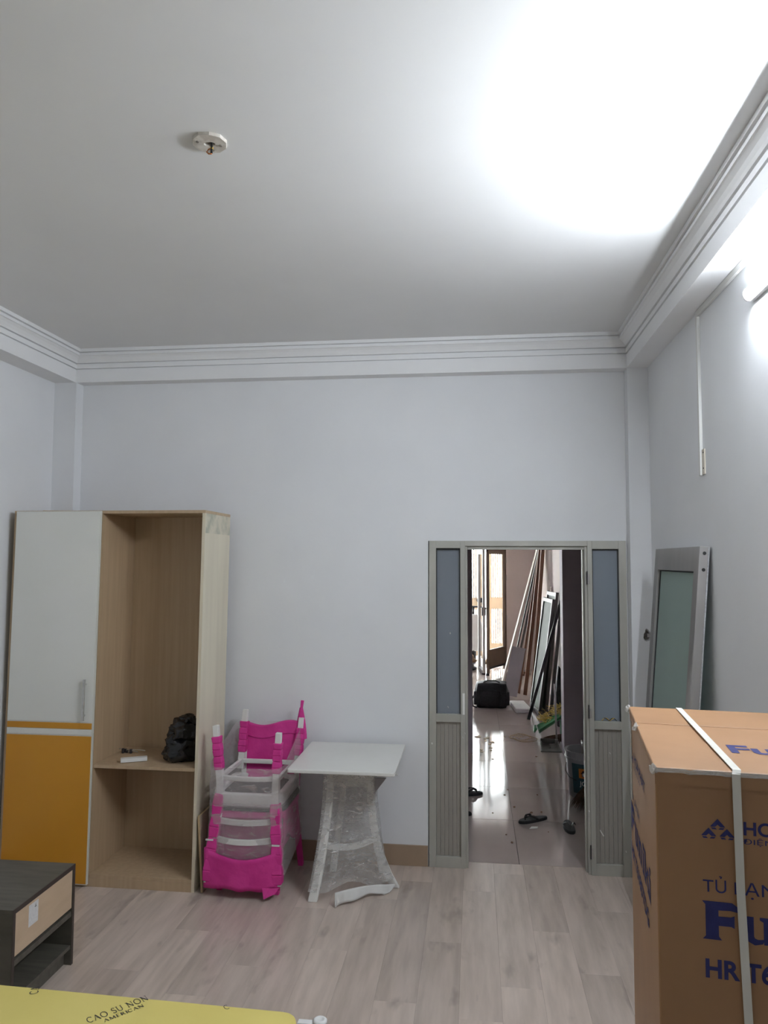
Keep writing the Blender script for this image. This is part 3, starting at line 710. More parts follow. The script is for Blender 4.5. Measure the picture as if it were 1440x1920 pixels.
# stretch film round both chairs
sf = thing('stretch_film', 'clear stretch film wound around the two pink chairs', 'plastic film', (-1.30, 4.43, .12))
def ringpath(z):
    t = min(1, max(0, (z - .12) / .58))
    xl = -1.535 + .035 * t; xr = -1.075 - .010 * t
    return rring((xl + xr) / 2, 4.43, (xr - xl) / 2 + .006, .232 + .028 * (z > .6), .05, 5)
def filmsurf(zlo, zhi, sd, nz=10, tilt=0.0):
    bm = BM(); base = ringpath(zlo); nn = len(base)
    def f(u, v):
        i = int(round(u * nn)) % nn; q0, q1 = ringpath(zlo)[i], ringpath(zhi)[i]
        x = q0[0] + (q1[0] - q0[0]) * v; y = q0[1] + (q1[1] - q0[1]) * v
        z = zlo + (zhi - zlo) * v + tilt * (y - 4.2) + .008 * noise.noise(Vector((i * .7, sd, 0)))
        k = .008 * noise.noise(Vector((x * 14, y * 14, z * 22 + sd)))
        return Vector((x + k, y + k, z))
    grid(bm, nn, nz, f, True); return bm
obj('lower_film', filmsurf(.125, .52, 1.0, 16, .15), M['film'], sf, smooth=True)
obj('upper_film', filmsurf(.50, .735, 4.0, 10, .30), M['film'], sf, smooth=True)

# ------------------------------------------------------------------ white table, legs wrapped in film
tb = thing('side_table', 'white square table with flared legs wrapped in plastic film', 'table', (-.73, 4.40, 0))
TX0, TX1, TY0, TY1 = -1.033, -.434, 4.098, 4.742
bm = BM(); prism(bm, rring((TX0 + TX1) / 2, (TY0 + TY1) / 2, (TX1 - TX0) / 2, (TY1 - TY0) / 2, .016, 4), lambda u, v, d: (u, v, d), .730, .750)
obj('table_top', bm, M['tabletop'], tb, bevel=.005, seg=3)
def legpath(pxs, Y0, Y1):
    n = len(pxs); return [B(px, py, Y0 + (Y1 - Y0) * i / (n - 1)) for i, (px, py) in enumerate(pxs)]
LA = legpath([(621, 1456), (618, 1500), (612, 1550), (604, 1602), (595, 1650), (586, 1686)], 4.36, 4.216)
LB = legpath([(694, 1458), (695, 1500), (701, 1550), (711, 1598), (726, 1636), (741, 1661)], 4.42, 4.454)
LA[0].z = LB[0].z = .729; LA[-1].z = LB[-1].z = .016
for P_ in (LA, LB): P_[-1].z = .0
Cpts = [Vector((-.80, 4.62, .729)), Vector((-.81, 4.62, .45)), Vector((-.84, 4.62, .2)), Vector((-.87, 4.63, 0))]
Dpts = [Vector((-.64, 4.64, .729)), Vector((-.63, 4.64, .45)), Vector((-.60, 4.64, .2)), Vector((-.565, 4.65, 0))]
def chainleg(P_, w, t):
    bm = BM()
    rings = []
    for i, p in enumerate(P_):
        hw = w / 2 * (.85 + .35 * (i / (len(P_) - 1)))
        rings.append([bm.verts.new((p.x - hw, p.y - t / 2, p.z)), bm.verts.new((p.x + hw, p.y - t / 2, p.z)), bm.verts.new((p.x + hw, p.y + t / 2, p.z)), bm.verts.new((p.x - hw, p.y + t / 2, p.z))])
    for a, b in zip(rings, rings[1:]):
        for k in range(4): bm.faces.new((a[k], a[(k + 1) % 4], b[(k + 1) % 4], b[k]))
    bm.faces.new(rings[0]); bm.faces.new(rings[-1][::-1]); return bm
for P_, w in ((LA, .045), (LB, .045), (Cpts, .035), (Dpts, .035)):
    obj('leg', chainleg(P_, w, .030), M['whitewood'], tb, bevel=.006, smooth=False)
a, b = LA[3], LB[3]
bm = BM(); N_ = 10; pr = None
pts_ = [Vector((a.x + (b.x - a.x) * i / N_, a.y + (b.y - a.y) * i / N_, .29 - .035 * math.sin(math.pi * i / N_))) for i in range(N_ + 1)]
for i in range(N_): bar(bm, pts_[i], pts_[i + 1], .022, .030, (0, 1, 0))
obj('stretcher', bm, M['whitewood'], tb)
bm = BM(); bx(bm, -.86, -.60, 4.40, 4.42, .58, .729); obj('apron_board', bm, M['whitewood'], tb, bevel=.002)
q = [B(690, 1459, 4.50), B(724, 1459, 4.50), B(697, 1494, 4.50), B(688, 1494, 4.50)]
bm = BM(); prism(bm, [(p.x, min(p.z, .729)) for p in q], lambda u, v, d: (u, d, v), 4.49, 4.51); obj('bracket', bm, M['lilacboard'], tb)
bm = BM(); bx(bm, -.448, -.425, 4.15, 4.17, .722, .732); obj('corner_tape', bm, M['tape'], tb)
# film over the legs: closed skin round the four legs
def tablefilm(u, v):
    z = .725 - (.665 + .015 * math.sin(u * 40)) * v
    def along(P_):
        for i in range(len(P_) - 1):
            if P_[i].z >= z >= P_[i + 1].z or i == len(P_) - 2:
                t = (P_[i].z - z) / (P_[i].z - P_[i + 1].z); return P_[i].lerp(P_[i + 1], t)
    A_, B_, C_, D_ = along(LA), along(LB), along(Cpts), along(Dpts)
    cor = [Vector((A_.x - .034, A_.y - .040, z)), Vector((B_.x + .034, B_.y - .036, z)), Vector((D_.x + .03, D_.y + .025, z)), Vector((C_.x - .03, C_.y + .025, z))]
    s_ = (u * 4) % 4; i = int(s_); t = s_ - i
    p = cor[i].lerp(cor[(i + 1) % 4], t)
    dent = math.sin(math.pi * t) * (.016 if i == 0 else .008)
    c = Vector((-.73, 4.45, z)); p = p + (c - p).normalized() * dent
    k = .008 * noise.noise(Vector((p.x * 12, p.y * 12, z * 14))) + .002 * noise.noise(Vector((p.x * 50, p.y * 50, z * 45)))
    return p + Vector((k * .4, -k, .01 * noise.noise(Vector((u * 30, v * 3, 0))) * (1 if v > .9 else 0)))
bm = BM(); grid(bm, 72, 44, tablefilm, True); obj('leg_film', bm, M['film_table'], tb, smooth=True)
# torn foam skirt at the foot
f0, f1 = B(628, 1672, 4.20), B(741, 1660, 4.42)
def foam(u, v):
    px = 628 + 112 * u; ylo = [1702, 1692, 1686, 1681, 1676, 1680][min(5, int(u * 5.999))]
    top_ = 1674 - 16 * u - 5 * math.sin(u * 3.1)
    lo = np.interp(u, [0, .05, .25, .55, .78, .88, 1], [1703, 1698, 1690, 1678, 1674, 1681, 1662])
    py = top_ + (lo - top_) * v
    p = B(px, py, 4.165 + .25 * u - .02 * v)
    p.y += .012 * math.sin(u * 14) * v; p.z = max(p.z, .004); return p
bm = BM(); grid(bm, 24, 6, foam); obj('torn_foam_sheet', bm, M['foam'], tb, smooth=True, solid=.003)

# ------------------------------------------------------------------ refrigerator carton
BA = G(1228, 1437, 1.45)
yaw = math.radians(-6.82)
CW, CD, CH = .565, .690, 1.45
carton = thing('refrigerator_carton', 'tall brown refrigerator carton with blue lettering and white strap', 'carton', (BA.x, BA.y, 0), rot=(0, 0, yaw))
bm = BM(); bx(bm, 0, CW, 0, CD, 0, CH - .012); obj('carton_body', bm, M['card'], carton, bevel=.004)
def front(u, v, d): return (u, -d, v)
def side(u, v, d): return (-d, CD - u, v)
def topf(u, v, d): return (u, v, CH + d)
def flap(name, y0, y1, z):
    bm = BM(); bx(bm, -.002, CW + .002, y0, y1, CH - .012, CH + z); return obj(name, bm, M['card'], carton, bevel=.003)
flap('top_flap', -.004, .452, .0); flap('top_flap', .4545, CD + .002, .001)
bm = BM(); bx(bm, -.001, CW, -.0045, -.001, CH - .036, CH - .006); obj('front_lip', bm, M['card'], carton)
bm = BM(); grid(bm, 40, 3, lambda u, v: Vector((-.002 + CW * u, -.006 + .002 * noise.noise(Vector((u * 30, v, 0))), CH - .010 + .009 * v + .004 * noise.noise(Vector((u * 42, 3, 0))))))
obj('torn_edge_tape', bm, M['tape'], carton, solid=.001)
bm = BM(); bx(bm, -.0025, -.001, .03, CD - .02, CH - .016, CH - .010); obj('side_gap', bm, M['card'], carton)
for y in (CD, .42, .0):
    bm = crumple((-.004, y, CH - .016), .008, .010, .010, .8, y * 7 + 1, 2, -1); obj('tape_scrap', bm, M['tape'], carton)
bm = BM(); bx(bm, -.0022, -.0008, CD - .075, CD - .02, CH - .26, CH - .03); obj('side_tape', bm, M['tape'], carton)
# strap: over the top and down the front, slightly proud
bm = BM()
S = [(.143, CD, CH + .0035), (.150, CD * .6, CH + .006), (.166, .0, CH + .0035), (.163, -.008, CH - .004), (.166, -.0085, 1.2), (.175, -.0085, .93), (.185, -.008, .4), (.19, -.006, .002)]
A = [bm.verts.new((x - .0085, y, z)) for x, y, z in S]; C_ = [bm.verts.new((x + .0085, y, z)) for x, y, z in S]
for i in range(len(S) - 1): bm.faces.new((A[i], C_[i], C_[i + 1], A[i + 1]))
obj('packing_strap', bm, M['strap'], carton, solid=.0015)
# printed marks
def logo(bm, fn, x0, z0, w, h, d):
    def tri(cx, cz):
        for pts in (((0, 1), (-1, .27), (-.93, .23), (-.36, .23), (0, .45), (.36, .23), (.93, .23), (1, .27)),
                    ((-.93, .16), (-.34, .16), (-.10, 0), (-.72, 0)), ((.93, .16), (.72, 0), (.10, 0), (.34, .16))):
            bm.faces.new([bm.verts.new(fn(x0 + w * (cx + .22 * u), z0 + h * (cz + .53 * v), d)) for u, v in pts])
    tri(.22, 0); tri(.765, 0); tri(.492, .47)
for nm, fn, x0 in (('front', front, .0), ('side', side, -.085)):
    ik = 'ink'
    D_ = .0012 if nm == 'side' else .0006
    k = 1.0 if nm == 'front' else 1.55                       # the side print is wider
    ox = .092 if nm == 'front' else .015
    bm = BM(); logo(bm, fn, ox, 1.306, .067 * k, .042, D_); obj('printed_logo', bm, M[ik], carton)
    obj('printed_lettering', text_mesh('HOÀ PHÁT', fn, .027, ox + .082 * k, 1.319, D_, width=.20 * k, bold=.022), M[ik], carton)
    obj('printed_lettering', text_mesh('ĐIỆN MÁY', fn, .0105, ox + .082 * k, 1.300, D_, width=.20 * k * .62, bold=0), M[ik], carton)
    obj('printed_lettering', text_mesh('TỦ', fn, .0255, ox, 1.194, D_, width=.047 * k), M[ik], carton)
    obj('printed_lettering', text_mesh('LẠNH', fn, .0255, ox + .060 * k, 1.194, D_, width=.118 * k), M[ik], carton)
    obj('printed_lettering', text_mesh('HR T6185TDG', fn, .037, ox, 1.018, D_, width=.315 * k, bold=.03), M[ik], carton)
    # heavy slab serif brand lettering, drawn as outlines
    bm = BM(); u0, z0, s = ox - .002, 1.096, .079
    kk = k * 1.0
    def poly(pts): bm.faces.new([bm.verts.new(fn(u0 + s * kk * u, z0 + s * v, D_)) for u, v in pts])
    def F_(o):
        poly([(o + u, v) for u, v in ((0, 1), (.083, .909), (.083, .088), (0, 0), (.486, 0), (.41, .095), (.41, .374), (.73, .376), (.805, .334), (.81, .663), (.715, .624),
                                      (.41, .617), (.41, .774), (.715, .79), (.95, .75), (.95, .864), (.757, 1))])
    def stem(o, w_, h_, foot=True):
        poly([(o, 0 if not foot else .10), (o + w_, 0 if not foot else .10), (o + w_, h_), (o, h_)])
        if foot: poly([(o - .07, 0), (o + w_ + .07, 0), (o + w_ + .07, .06), (o + w_, .10), (o, .10), (o - .07, .06)])
    def flag(o, h_): poly([(o - .09, h_ - .07), (o, h_ - .12), (o, h_), (o - .09, h_)])
    F_(0)
    o = 1.08                                                  # u
    poly([(o, .20), (o + .20, .20), (o + .20, .70), (o, .70)]); flag(o, .70)
    poly([(o, .20), (o + .06, .05), (o + .22, -.03), (o + .42, .02), (o + .46, .14), (o + .30, .12), (o + .22, .15), (o + .20, .20)])
    poly([(o + .44, 0), (o + .72, 0), (o + .72, .07), (o + .64, .10), (o + .64, .70), (o + .44, .70)]); flag(o + .44, .70)
    o = 1.98; stem(o, .20, .70); flag(o, .70)                 # n
    poly([(o + .20, .52), (o + .30, .56), (o + .42, .52), (o + .44, .44), (o + .64, .44), (o + .60, .64), (o + .46, .72), (o + .30, .70), (o + .20, .62)])
    poly([(o + .44, .10), (o + .64, .10), (o + .64, .44), (o + .44, .44)]); poly([(o + .37, 0), (o + .71, 0), (o + .71, .06), (o + .64, .10), (o + .44, .10), (o + .37, .06)])
    for o in (2.90, 4.18):                                    # i
        stem(o, .20, .70); flag(o, .70); poly([(o + .10 + .12 * math.cos(t), .88 + .12 * math.sin(t)) for t in [j * .6283 for j in range(10)]])
    o = 3.30; stem(o, .20, 1.0); flag(o, 1.0)                 # k
    poly([(o + .20, .34), (o + .46, .60), (o + .40, .70), (o + .72, .70), (o + .72, .62), (o + .34, .28)])
    poly([(o + .30, .44), (o + .42, .30), (o + .58, .08), (o + .52, 0), (o + .80, 0), (o + .80, .08), (o + .56, .44), (o + .44, .54)])
    obj('printed_brand', bm, M[ik], carton)
obj('printed_lettering', text_mesh('Funiki', topf, .075, .185, .17, .0008, width=.26, bold=.03), M['ink'], carton)

# ------------------------------------------------------------------ night stand
ns = thing('nightstand', 'dark oak nightstand with a pale drawer and open shelf', 'nightstand', (-2.09, 3.21, 0))
NX0, NX1, NY0, NY1, NZ = -2.30, -1.888, 2.962, 3.445, .458
def nb(name, x0, x1, y0, y1, z0, z1, m, parent=ns, bevel=.0015):
    bm = BM(); bx(bm, x0, x1, y0, y1, z0, z1); return obj(name, bm, M[m], parent, bevel=bevel)
nb('top_panel', NX0, NX1 - .001, NY0, NY1, NZ - .020, NZ, 'ns')
nb('edge_band', NX1 - .001, NX1, NY0, NY1, NZ - .020, NZ, 'ns_edge', bevel=0)
for y in (NY0, NY1 - .018):
    s_ = nb('side_panel', NX0, NX1 - .001, y, y + .018, 0, NZ - .020, 'ns'); nb('edge_band', NX1 - .001, NX1, y, y + .018, 0, NZ - .020, 'ns_edge', s_, 0)
nb('back_panel', NX0, NX0 + .008, NY0 + .018, NY1 - .018, .06, NZ - .02, 'ns')
dw = nb('drawer', NX0 + .05, NX1 - .022, NY0 + .03, NY1 - .03, .27, .42, 'ns')
df = nb('drawer_front', NX1 - .021, NX1 - .003, NY0 + .020, NY1 - .020, .262, NZ - .022, 'maple', dw)
nb('rail', NX0 + .008, NX1 - .004, NY0 + .018, NY1 - .018, .222, .246, 'ns')
nb('shelf', NX0 + .008, NX1 - .004, NY0 + .018, NY1 - .018, .075, .092, 'ns')
nb('plinth', NX1 - .05, NX1 - .035, NY0 + .018, NY1 - .018, 0, .075, 'ns')
bm = BM(); bx(bm, NX1 - .003, NX1 - .0024, NY0 + .115, NY0 + .185, .335, .425); lb = obj('sticker', bm, M['label'], dw)
bm = BM()
for k in range(3): bx(bm, NX1 - .0024, NX1 - .0020, NY0 + .158 + .004 * k, NY0 + .170 - .003 * k, .402 + .005 * k, .405 + .005 * k)
obj('sticker_mark', bm, M['black'], dw)

# ------------------------------------------------------------------ mattress on a low white bed base
mt = thing('mattress', 'yellow mattress printed with dark lettering', 'mattress', (-1.5, 1.5, .28))
MX0, MX1, MZ = -2.35, -.545, .50
def med(x): return 2.382 - .0255 * (x + 1.05)
bm = BM()
yfr = .40
pl = [(MX0, yfr), (MX1, yfr), (MX1, med(MX1) - .05), (MX1 - .008, med(MX1) - .022), (MX1 - .03, med(MX1) - .004), (MX1 - .06, med(MX1)), (MX0, med(MX0))]
prism(bm, pl, lambda u, v, d: (u, v, d), .29, MZ); obj('cover', bm, M['yellow'], mt, bevel=.016, seg=4, smooth=False)
def onmat(px, py, ex, ey, s):
    o_ = G(px, py, MZ)
    def fn(u, v, d): return (o_.x + ex[0] * u + ey[0] * v, o_.y + ex[1] * u + ey[1] * v, MZ + d)
    return fn
a, b = G(166, 1919, MZ), G(281, 1874, MZ)
ex = (b - a); Lx = ex.length; ex.normalize(); ey = Vector((-ex.y, ex.x, 0))
fn = onmat(166, 1919, ex, ey, 1)
def mfn(fn0, k):     # widen letters so that the line fills its length
    return lambda u, v, d: fn0(u * k, v, d)
s_ = .030
bm = BM(); xe = serif_text(BM(), 'CAO SU NON', fn, 0, 0, s_, .0008)
k = Lx / xe
serif_text(bm, 'CAO SU NON', mfn(fn, k), 0, 0, s_, .0008, .13); obj('printed_lettering', bm, M['yellow_ink'], mt)
bm = BM(); xe2 = serif_text(BM(), 'AMERICAN', fn, 0, 0, .016, .0008)
serif_text(bm, 'AMERICAN', lambda u, v, d: fn(Lx * .20 + u * (Lx * .66 / xe2), v - .026, d), 0, 0, .016, .0008, .15); obj('printed_lettering', bm, M['yellow_ink'], mt)
a2, b2 = G(63, 1864, MZ), G(67.5, 1845, MZ)
ex2 = (b2 - a2).normalized(); ey2 = Vector((-ex2.y, ex2.x, 0))
fn2 = onmat(71, 1863, ex2, ey2, 1)
bm = BM(); serif_text(bm, 'CA', fn2, 0, 0, s_ * .85, .0008, .13); obj('printed_lettering', bm, M['yellow_ink'], mt)
fn3 = onmat(424, 1894, ex, ey, 1)
bm = BM(); serif_text(bm, 'C', mfn(fn3, k), 0, 0, s_ * .8, .0008, .13); obj('printed_lettering', bm, M['yellow_ink'], mt)
bb_ = thing('bed_base', 'white bed base under the yellow mattress', 'bed', (-1.5, 1.5, 0))
bm = BM(); bx(bm, MX0, MX1 - .02, .42, med(MX1) - .06, .07, .288); obj('side_boards', bm, M['white'], bb_, bevel=.004)
for x in (MX0 + .05, MX1 - .10):
    for y in (.48, 2.25):
        bm = BM(); bx(bm, x, x + .05, y, y + .05, 0, .072); obj('foot', bm, M['white'], bb_)
wf = G(600, 1914, .36)
fan = thing('plastic_stand', 'white plastic stand with a round knob just behind the mattress corner', 'stand', (wf.x, wf.y, 0))
bm = BM(); lathe(bm, [(.0, .352), (.020, .352), (.024, .356), (.024, .362), (.019, .366), (.012, .3665), (.011, .364), (.0, .364)], (wf.x, wf.y, 0), 20); obj('knob', bm, M['white'], fan, smooth=True)
bm = BM(); bx(bm, wf.x - .075, wf.x - .015, wf.y - .014, wf.y + .010, .350, .356); obj('tray', bm, M['white'], fan, bevel=.002)
bm = BM(); tube(bm, [(wf.x, wf.y, .02), (wf.x, wf.y, .353)], .009, 10); obj('stalk', bm, M['white'], fan, smooth=True)
bm = BM(); lathe(bm, [(0, 0), (.085, 0), (.085, .012), (.03, .026), (0, .026)], (wf.x, wf.y, 0), 24); obj('base', bm, M['white'], fan, smooth=False)

# ------------------------------------------------------------------ removed door leaf leaning on the right wall
LZt = 1.968
e0 = R(1316, 1023, XR - .055); e1 = R(1236, 1028, XR - .075)
DY0, DY1 = 3.53, 4.36
lf = thing('door_leaf', 'removed aluminium door leaf with green frosted glass leaning on the wall', 'door', (.85, 3.95, 0))
bot = Vector((.853, 0, .003)); topp = Vector((1.012, 0, LZt))
ax = (topp - bot).normalized(); nrm = Vector((ax.z, 0, -ax.x))         # nrm points towards the wall (+X)
def lp(name, y0, y1, s0, s1, m, t0=-.0, t1=.045, parent=lf, bevel=.0015):
    """piece of the leaf: along the lean from s0 to s1 (m), across the wall from y0 to y1, thickness t0..t1"""
    bm = BM(); bx(bm, t0, t1, y0, y1, s0, s1)
    for v in bm.verts:
        t, y, s = v.co; q = bot + ax * s + nrm * t; v.co = Vector((q.x, y, q.z))
    return obj(name, bm, M[m], parent, bevel=bevel)
LL = (topp - bot).length
st = .075
lp('stile', DY0, DY0 + st, 0, LL, 'alu_grey'); lp('stile', DY1 - st, DY1, 0, LL, 'alu_grey')
lp('top_rail', DY0 + st, DY1 - st, LL - .115, LL, 'alu_grey', t0=.001); lp('mid_rail', DY0 + st, DY1 - st, .80, .90, 'alu_grey', t0=.001); lp('bottom_rail', DY0 + st, DY1 - st, 0, .12, 'alu_grey', t0=.001)
lp('gasket', DY0 + st, DY1 - st, LL - .122, LL - .115, 'bead', .012, .03); lp('gasket', DY1 - st - .006, DY1 - st, .90, LL - .122, 'bead', .012, .03)
lp('frosted_pane', DY0 + st, DY1 - st - .006, .90, LL - .122, 'frost_green', .018, .025, bevel=0)
lp('lower_panel', DY0 + st, DY1 - st, .12, .80, 'alu_panel', .015, .028)
lp('edge_channel', DY0 - .012, DY0, 0, LL - .004, 'alu_bright', .036, .041)
for s in (LL - .03, LL - .105):
    q = bot + ax * s + nrm * .022
    bm = BM()
    prism(bm, [(q.x + .008 * math.cos(t), q.z + .008 * math.sin(t)) for t in [j * .5236 for j in range(12)]], lambda u, v, d: (u, d, v), DY0 - .001, DY0 + .002); obj('bolt_hole', bm, M['black'], lf)

# ================================================================== the rest of the house seen through the doorway
YP, YG = 7.60, 13.35                               # partition and street front
HL = XL
bm = BM(); bx(bm, HL, XR + .05, YB + .10, YG + .2, -.10, -.010); hf = struct(obj('floor_hallway', bm, M['grout']))
xs_t = [HL, -2.13, -1.33, -.53, .27, XR]; yj = [YB + .10] + [YB + .90 + .81 * i for i in range(12)]
yj = [min(v, YG + .2) for v in yj]
for a, b in zip(xs_t, xs_t[1:]):
    for c, d in zip(yj, yj[1:]):
        if d - c > .05:
            bm = BM(); bx(bm, a + .0015, b - .0015, c + .0015, d - .0015, -.010, 0); obj('floor_tile', bm, M['tile'], hf, bevel=.001, seg=1)
wall('wall_hall_left', [(HL - .1, HL, YB + .10, YG + .2, -.1, 3.4)], M['hallpaint'])
wall('wall_hall_right', [(XR, XR + .1, YB + .10, YG + .2, -.1, 3.4)], M['frontpaint'])
wall('wall_hall_back', [(XL, DX0, YB + .10, YB + .112, 0, 3.4), (DX1, XR, YB + .10, YB + .112, 0, 3.4), (DX0, DX1, YB + .10, YB + .112, DZ, 3.4)], M['hallpaint'])
wall('wall_partition', [(HL, -.028, YP - .02, YP + .10, 0, 3.4), (-.028, .862, YP, YP + .10, 2.5, 3.4)], M['hallpaint'])
wall('column_hall', [(.862, XR, YP - .01, YP + .22, 0, 3.4)], M['hallpaint'])
wall('ceiling_hall', [(HL - .1, XR + .1, YB + .1, YG + .2, 3.4, 3.5)], M['ceil'])
wall('ceiling_added_shade', [(HL - .1, XR + .1, YG + .2, 15.8, 2.75, 2.87)], M['ceil'])  # unseen roof, added to keep the gate in shade
wall('wall_added_shade', [(HL - .2, HL - .1, YG + .2, 15.8, 0, 2.75), (XR + .1, XR + .2, YG + .2, 15.8, 0, 2.75)], M['paint'])  # unseen side walls, added to keep sky light off the gate
wall('wall_street', [(HL - .1, -2.3, YG, YG + .2, 0, 3.4), (.545, XR + .1, YG, YG + .2, 0, 3.4), (-2.3, .545, YG, YG + .2, 2.6, 3.4)], M['frontpaint'])
bm = BM(); bx(bm, -12, 12, YG + .2, 40, -.12, -.02); struct(obj('ground_street', bm, M['concrete']))
bm = BM(); bx(bm, -14, 14, 22, 22.3, -.02, 9.0); struct(obj('wall_opposite', bm, M['facade']))  # unseen facade, made tall and grey to dim the sky behind the bars

# folding aluminium street door, two leaves pushed inwards
def leaf(name, p0, p1, h, label, glazed=True, m='bronze', kick=.25):
    p0, p1 = Vector(p0), Vector(p1); d = (p1 - p0).normalized(); L = (p1 - p0).length; nn = Vector((-d.y, d.x, 0))
    t = thing(name, label, 'door', (p0.x, p0.y, 0))
    def pc(n_, u0, u1, z0, z1, mm, th=.04, parent=t):
        bm = BM()
        bx(bm, u0, u1, -th / 2, th / 2, z0, z1)
        for v in bm.verts: v.co = p0 + d * v.co.x + nn * v.co.y + Vector((0, 0, v.co.z))
        return obj(n_, bm, M[mm], parent, bevel=.002)
    pc('stile', 0, .05, .03, h, m); pc('stile', L - .07, L, .03, h, m)
    pc('top_rail', .05, L - .07, h - .12, h, m)
    return t, pc, L, d
t, pc, L, d = leaf('folding_door', (.205, 12.62, 0), (.53, 13.30, 0), 2.13, 'brown aluminium folding door leaf with a solid kick panel')
pc('kick_panel', .05, L - .07, .13, .39, 'bronze', .03); pc('kick_rail', .05, L - .07, .39, .42, 'bronze'); pc('bottom_rail', .05, L - .07, .10, .13, 'alu_dark', .045)
bm = BM(); tube(bm, [(.205, 12.61, 0), (.205, 12.61, .04)], .03, 8); obj('floor_bolt', bm, M['alu_dark'], t)
for z in (.85, 1.55, 1.85):
    pc('hinge', L - .01, L + .012, z, z + .10, 'alu_grey', .05)
t, pc, L, d = leaf('folding_door', (.150, 12.66, 0), (.070, 13.32, 0), 2.13, 'second folding door leaf standing edge on beside the kick panel leaf', m='alu_grey')
pc('bottom_rail', .05, L - .07, .0, .07, 'alu_dark', .06)
pc('lock', .01, .06, .98, 1.12, 'alu_dark', .07)

# steel gate in the street light
def gate(name, x0, x1, y, ztop, label, y1=None, frames=True):
    t = thing(name, label, 'gate', ((x0 + x1) / 2, y, -.02))
    n_ = max(3, int((x1 - x0) / .043)); y1 = y if y1 is None else y1
    def yy(x): return y + (y1 - y) * (x - x0) / (x1 - x0)
    for k in range(n_):
        x = x0 + (x1 - x0) * (k + .5) / n_
        for za, zb_ in ((.26, .93), (1.17, ztop(x))):
            bm = BM(); bx(bm, x - .0125, x + .0125, yy(x) - .008, yy(x) + .008, za, zb_); obj('bar', bm, M['gate'], t)
    for nm, za, zb_ in (('mid_sheet', .93, 1.17), ('kick_sheet', .02, .26)):
        bm = BM(); bar(bm, (x0, y, (za + zb_) / 2), (x1, y1, (za + zb_) / 2), .004, zb_ - za, (0, 1, 0)); obj(nm, bm, M['gate'], t)
    bm = BM()
    for k in range(n_):
        a, b = x0 + (x1 - x0) * k / n_, x0 + (x1 - x0) * (k + 1) / n_
        bar(bm, (a, yy(a), ztop(a)), (b, yy(b), ztop(b)), .03, .03, (0, 1, 0))
    obj('top_rail', bm, M['gate'], t)
    for x in (x0, x1):
        bm = BM(); bx(bm, x - .018, x + .018, yy(x) - .018, yy(x) + .018, -.02, ztop(x)); obj('gate_post', bm, M['gate'], t)
gate('steel_gate', -.92, .135, 15.0, lambda x: 2.14 - .5 * max(0, x + .02) ** 2 * 3, 'beige steel bar gate leaf left of the bright street gap')
gate('steel_gate', .30, 1.05, 15.2, lambda x: 2.10 - .26 * (x - .30), 'beige steel bar gate leaf seen through the folding door')
bm = BM(); bar(bm, (.60, 14.6, -.02), (.63, 14.75, 1.62), .13, .02, (1, 0, 0), .03, .02); tag(obj('brown_board', bm, M['redwood']), 'tapering reddish brown board standing behind the folding door', 'board')
# heaps by the gate
random.seed(11)
def heap(name, c, sx, sy, sz, label, m, n_=60):
    bm = BM()
    for k in range(n_):
        a = random.uniform(0, 6.28); r = random.random() ** .6
        x, y = c[0] + sx * r * math.cos(a), c[1] + sy * r * math.sin(a)
        z = c[2] + sz * (1 - r) * random.uniform(.1, 1)
        s_ = random.uniform(.012, .035)
        vs_ = bx(bm, x - s_, x + s_, y - s_, y + s_, max(c[2], z - s_ * .6), max(c[2], z - s_ * .6) + s_)
        for v in vs_: v.co += Vector((random.uniform(-1, 1), random.uniform(-1, 1), 0)) * s_ * .4
    lathe(bm, [(sx * .9, c[2]), (sx * .5, c[2] + sz * .55), (0.001, c[2] + sz * .8)], (c[0], c[1], 0), 14)
    o_ = obj(name, bm, m); o_['label'] = label; o_['category'] = 'rubble'; o_['kind'] = 'stuff'
heap('rubble_heap', (.38, 14.3, -.02), .22, .3, .20, 'brown rubble heap behind the folding door kick panel', M['rubble'])
heap('rubble_heap', (.70, 12.9, 0), .13, .25, .42, 'brown rubble heap behind the leaning boards', M['rubble'])
# shoes and cloth bundle by the gate
bd = thing('cloth_bundle', 'brown cloth bundle beside the gate foot', 'bundle', (-.06, 13.2, 0))
bm = crumple((-.16, 13.25, .11), .16, .12, .09, .4, 2.5, 3); obj('brown_cloth', bm, M['rubble'], bd, smooth=True)
bm = crumple((-.15, 13.2, .0), .16, .13, .065, .3, 6.5, 3); obj('black_pad', bm, M['duffel'], bd, smooth=True)
# scooter outside
sco = thing('motor_scooter', 'motor scooter parked in the bright gap beyond the gate', 'scooter', (.10, 14.2, -.02))
sx, sy = -.03, 13.85
bm = BM(); tube(bm, [(sx - .26, sy + .02, 1.02), (sx - .10, sy - .05, 1.06), (sx + .10, sy - .05, 1.06), (sx + .26, sy + .02, 1.02)], .016, 8); obj('handlebar', bm, M['alu_dark'], sco, smooth=True)
for s_ in (-1, 1):
    bm = BM(); tube(bm, [(sx + s_ * .14, sy - .04, 1.06), (sx + s_ * .16, sy - .05, 1.14), (sx + s_ * .12, sy - .06, 1.17)], .006, 6); mm = obj('mirror_stalk', bm, M['alu_dark'], sco)
    bm = BM(); lathe(bm, [(.001, -.008), (.045, -.008), (.05, .0), (.045, .008), (.001, .008)], (0, 0, 0), 14)
    for v in bm.verts: v.co = Vector((v.co.x * 1.2 + sx + s_ * .12, v.co.z + sy - .06, v.co.y + 1.18))
    obj('mirror', bm, M['black'], sco, smooth=True)
bm = BM(); prism(bm, [(-.17, .25), (.17, .25), (.20, .60), (.12, .92), (-.12, .92), (-.20, .60)], lambda u, v, d: (sx + u, d, v), sy, sy + .06); obj('leg_shield', bm, M['white'], sco, bevel=.02)
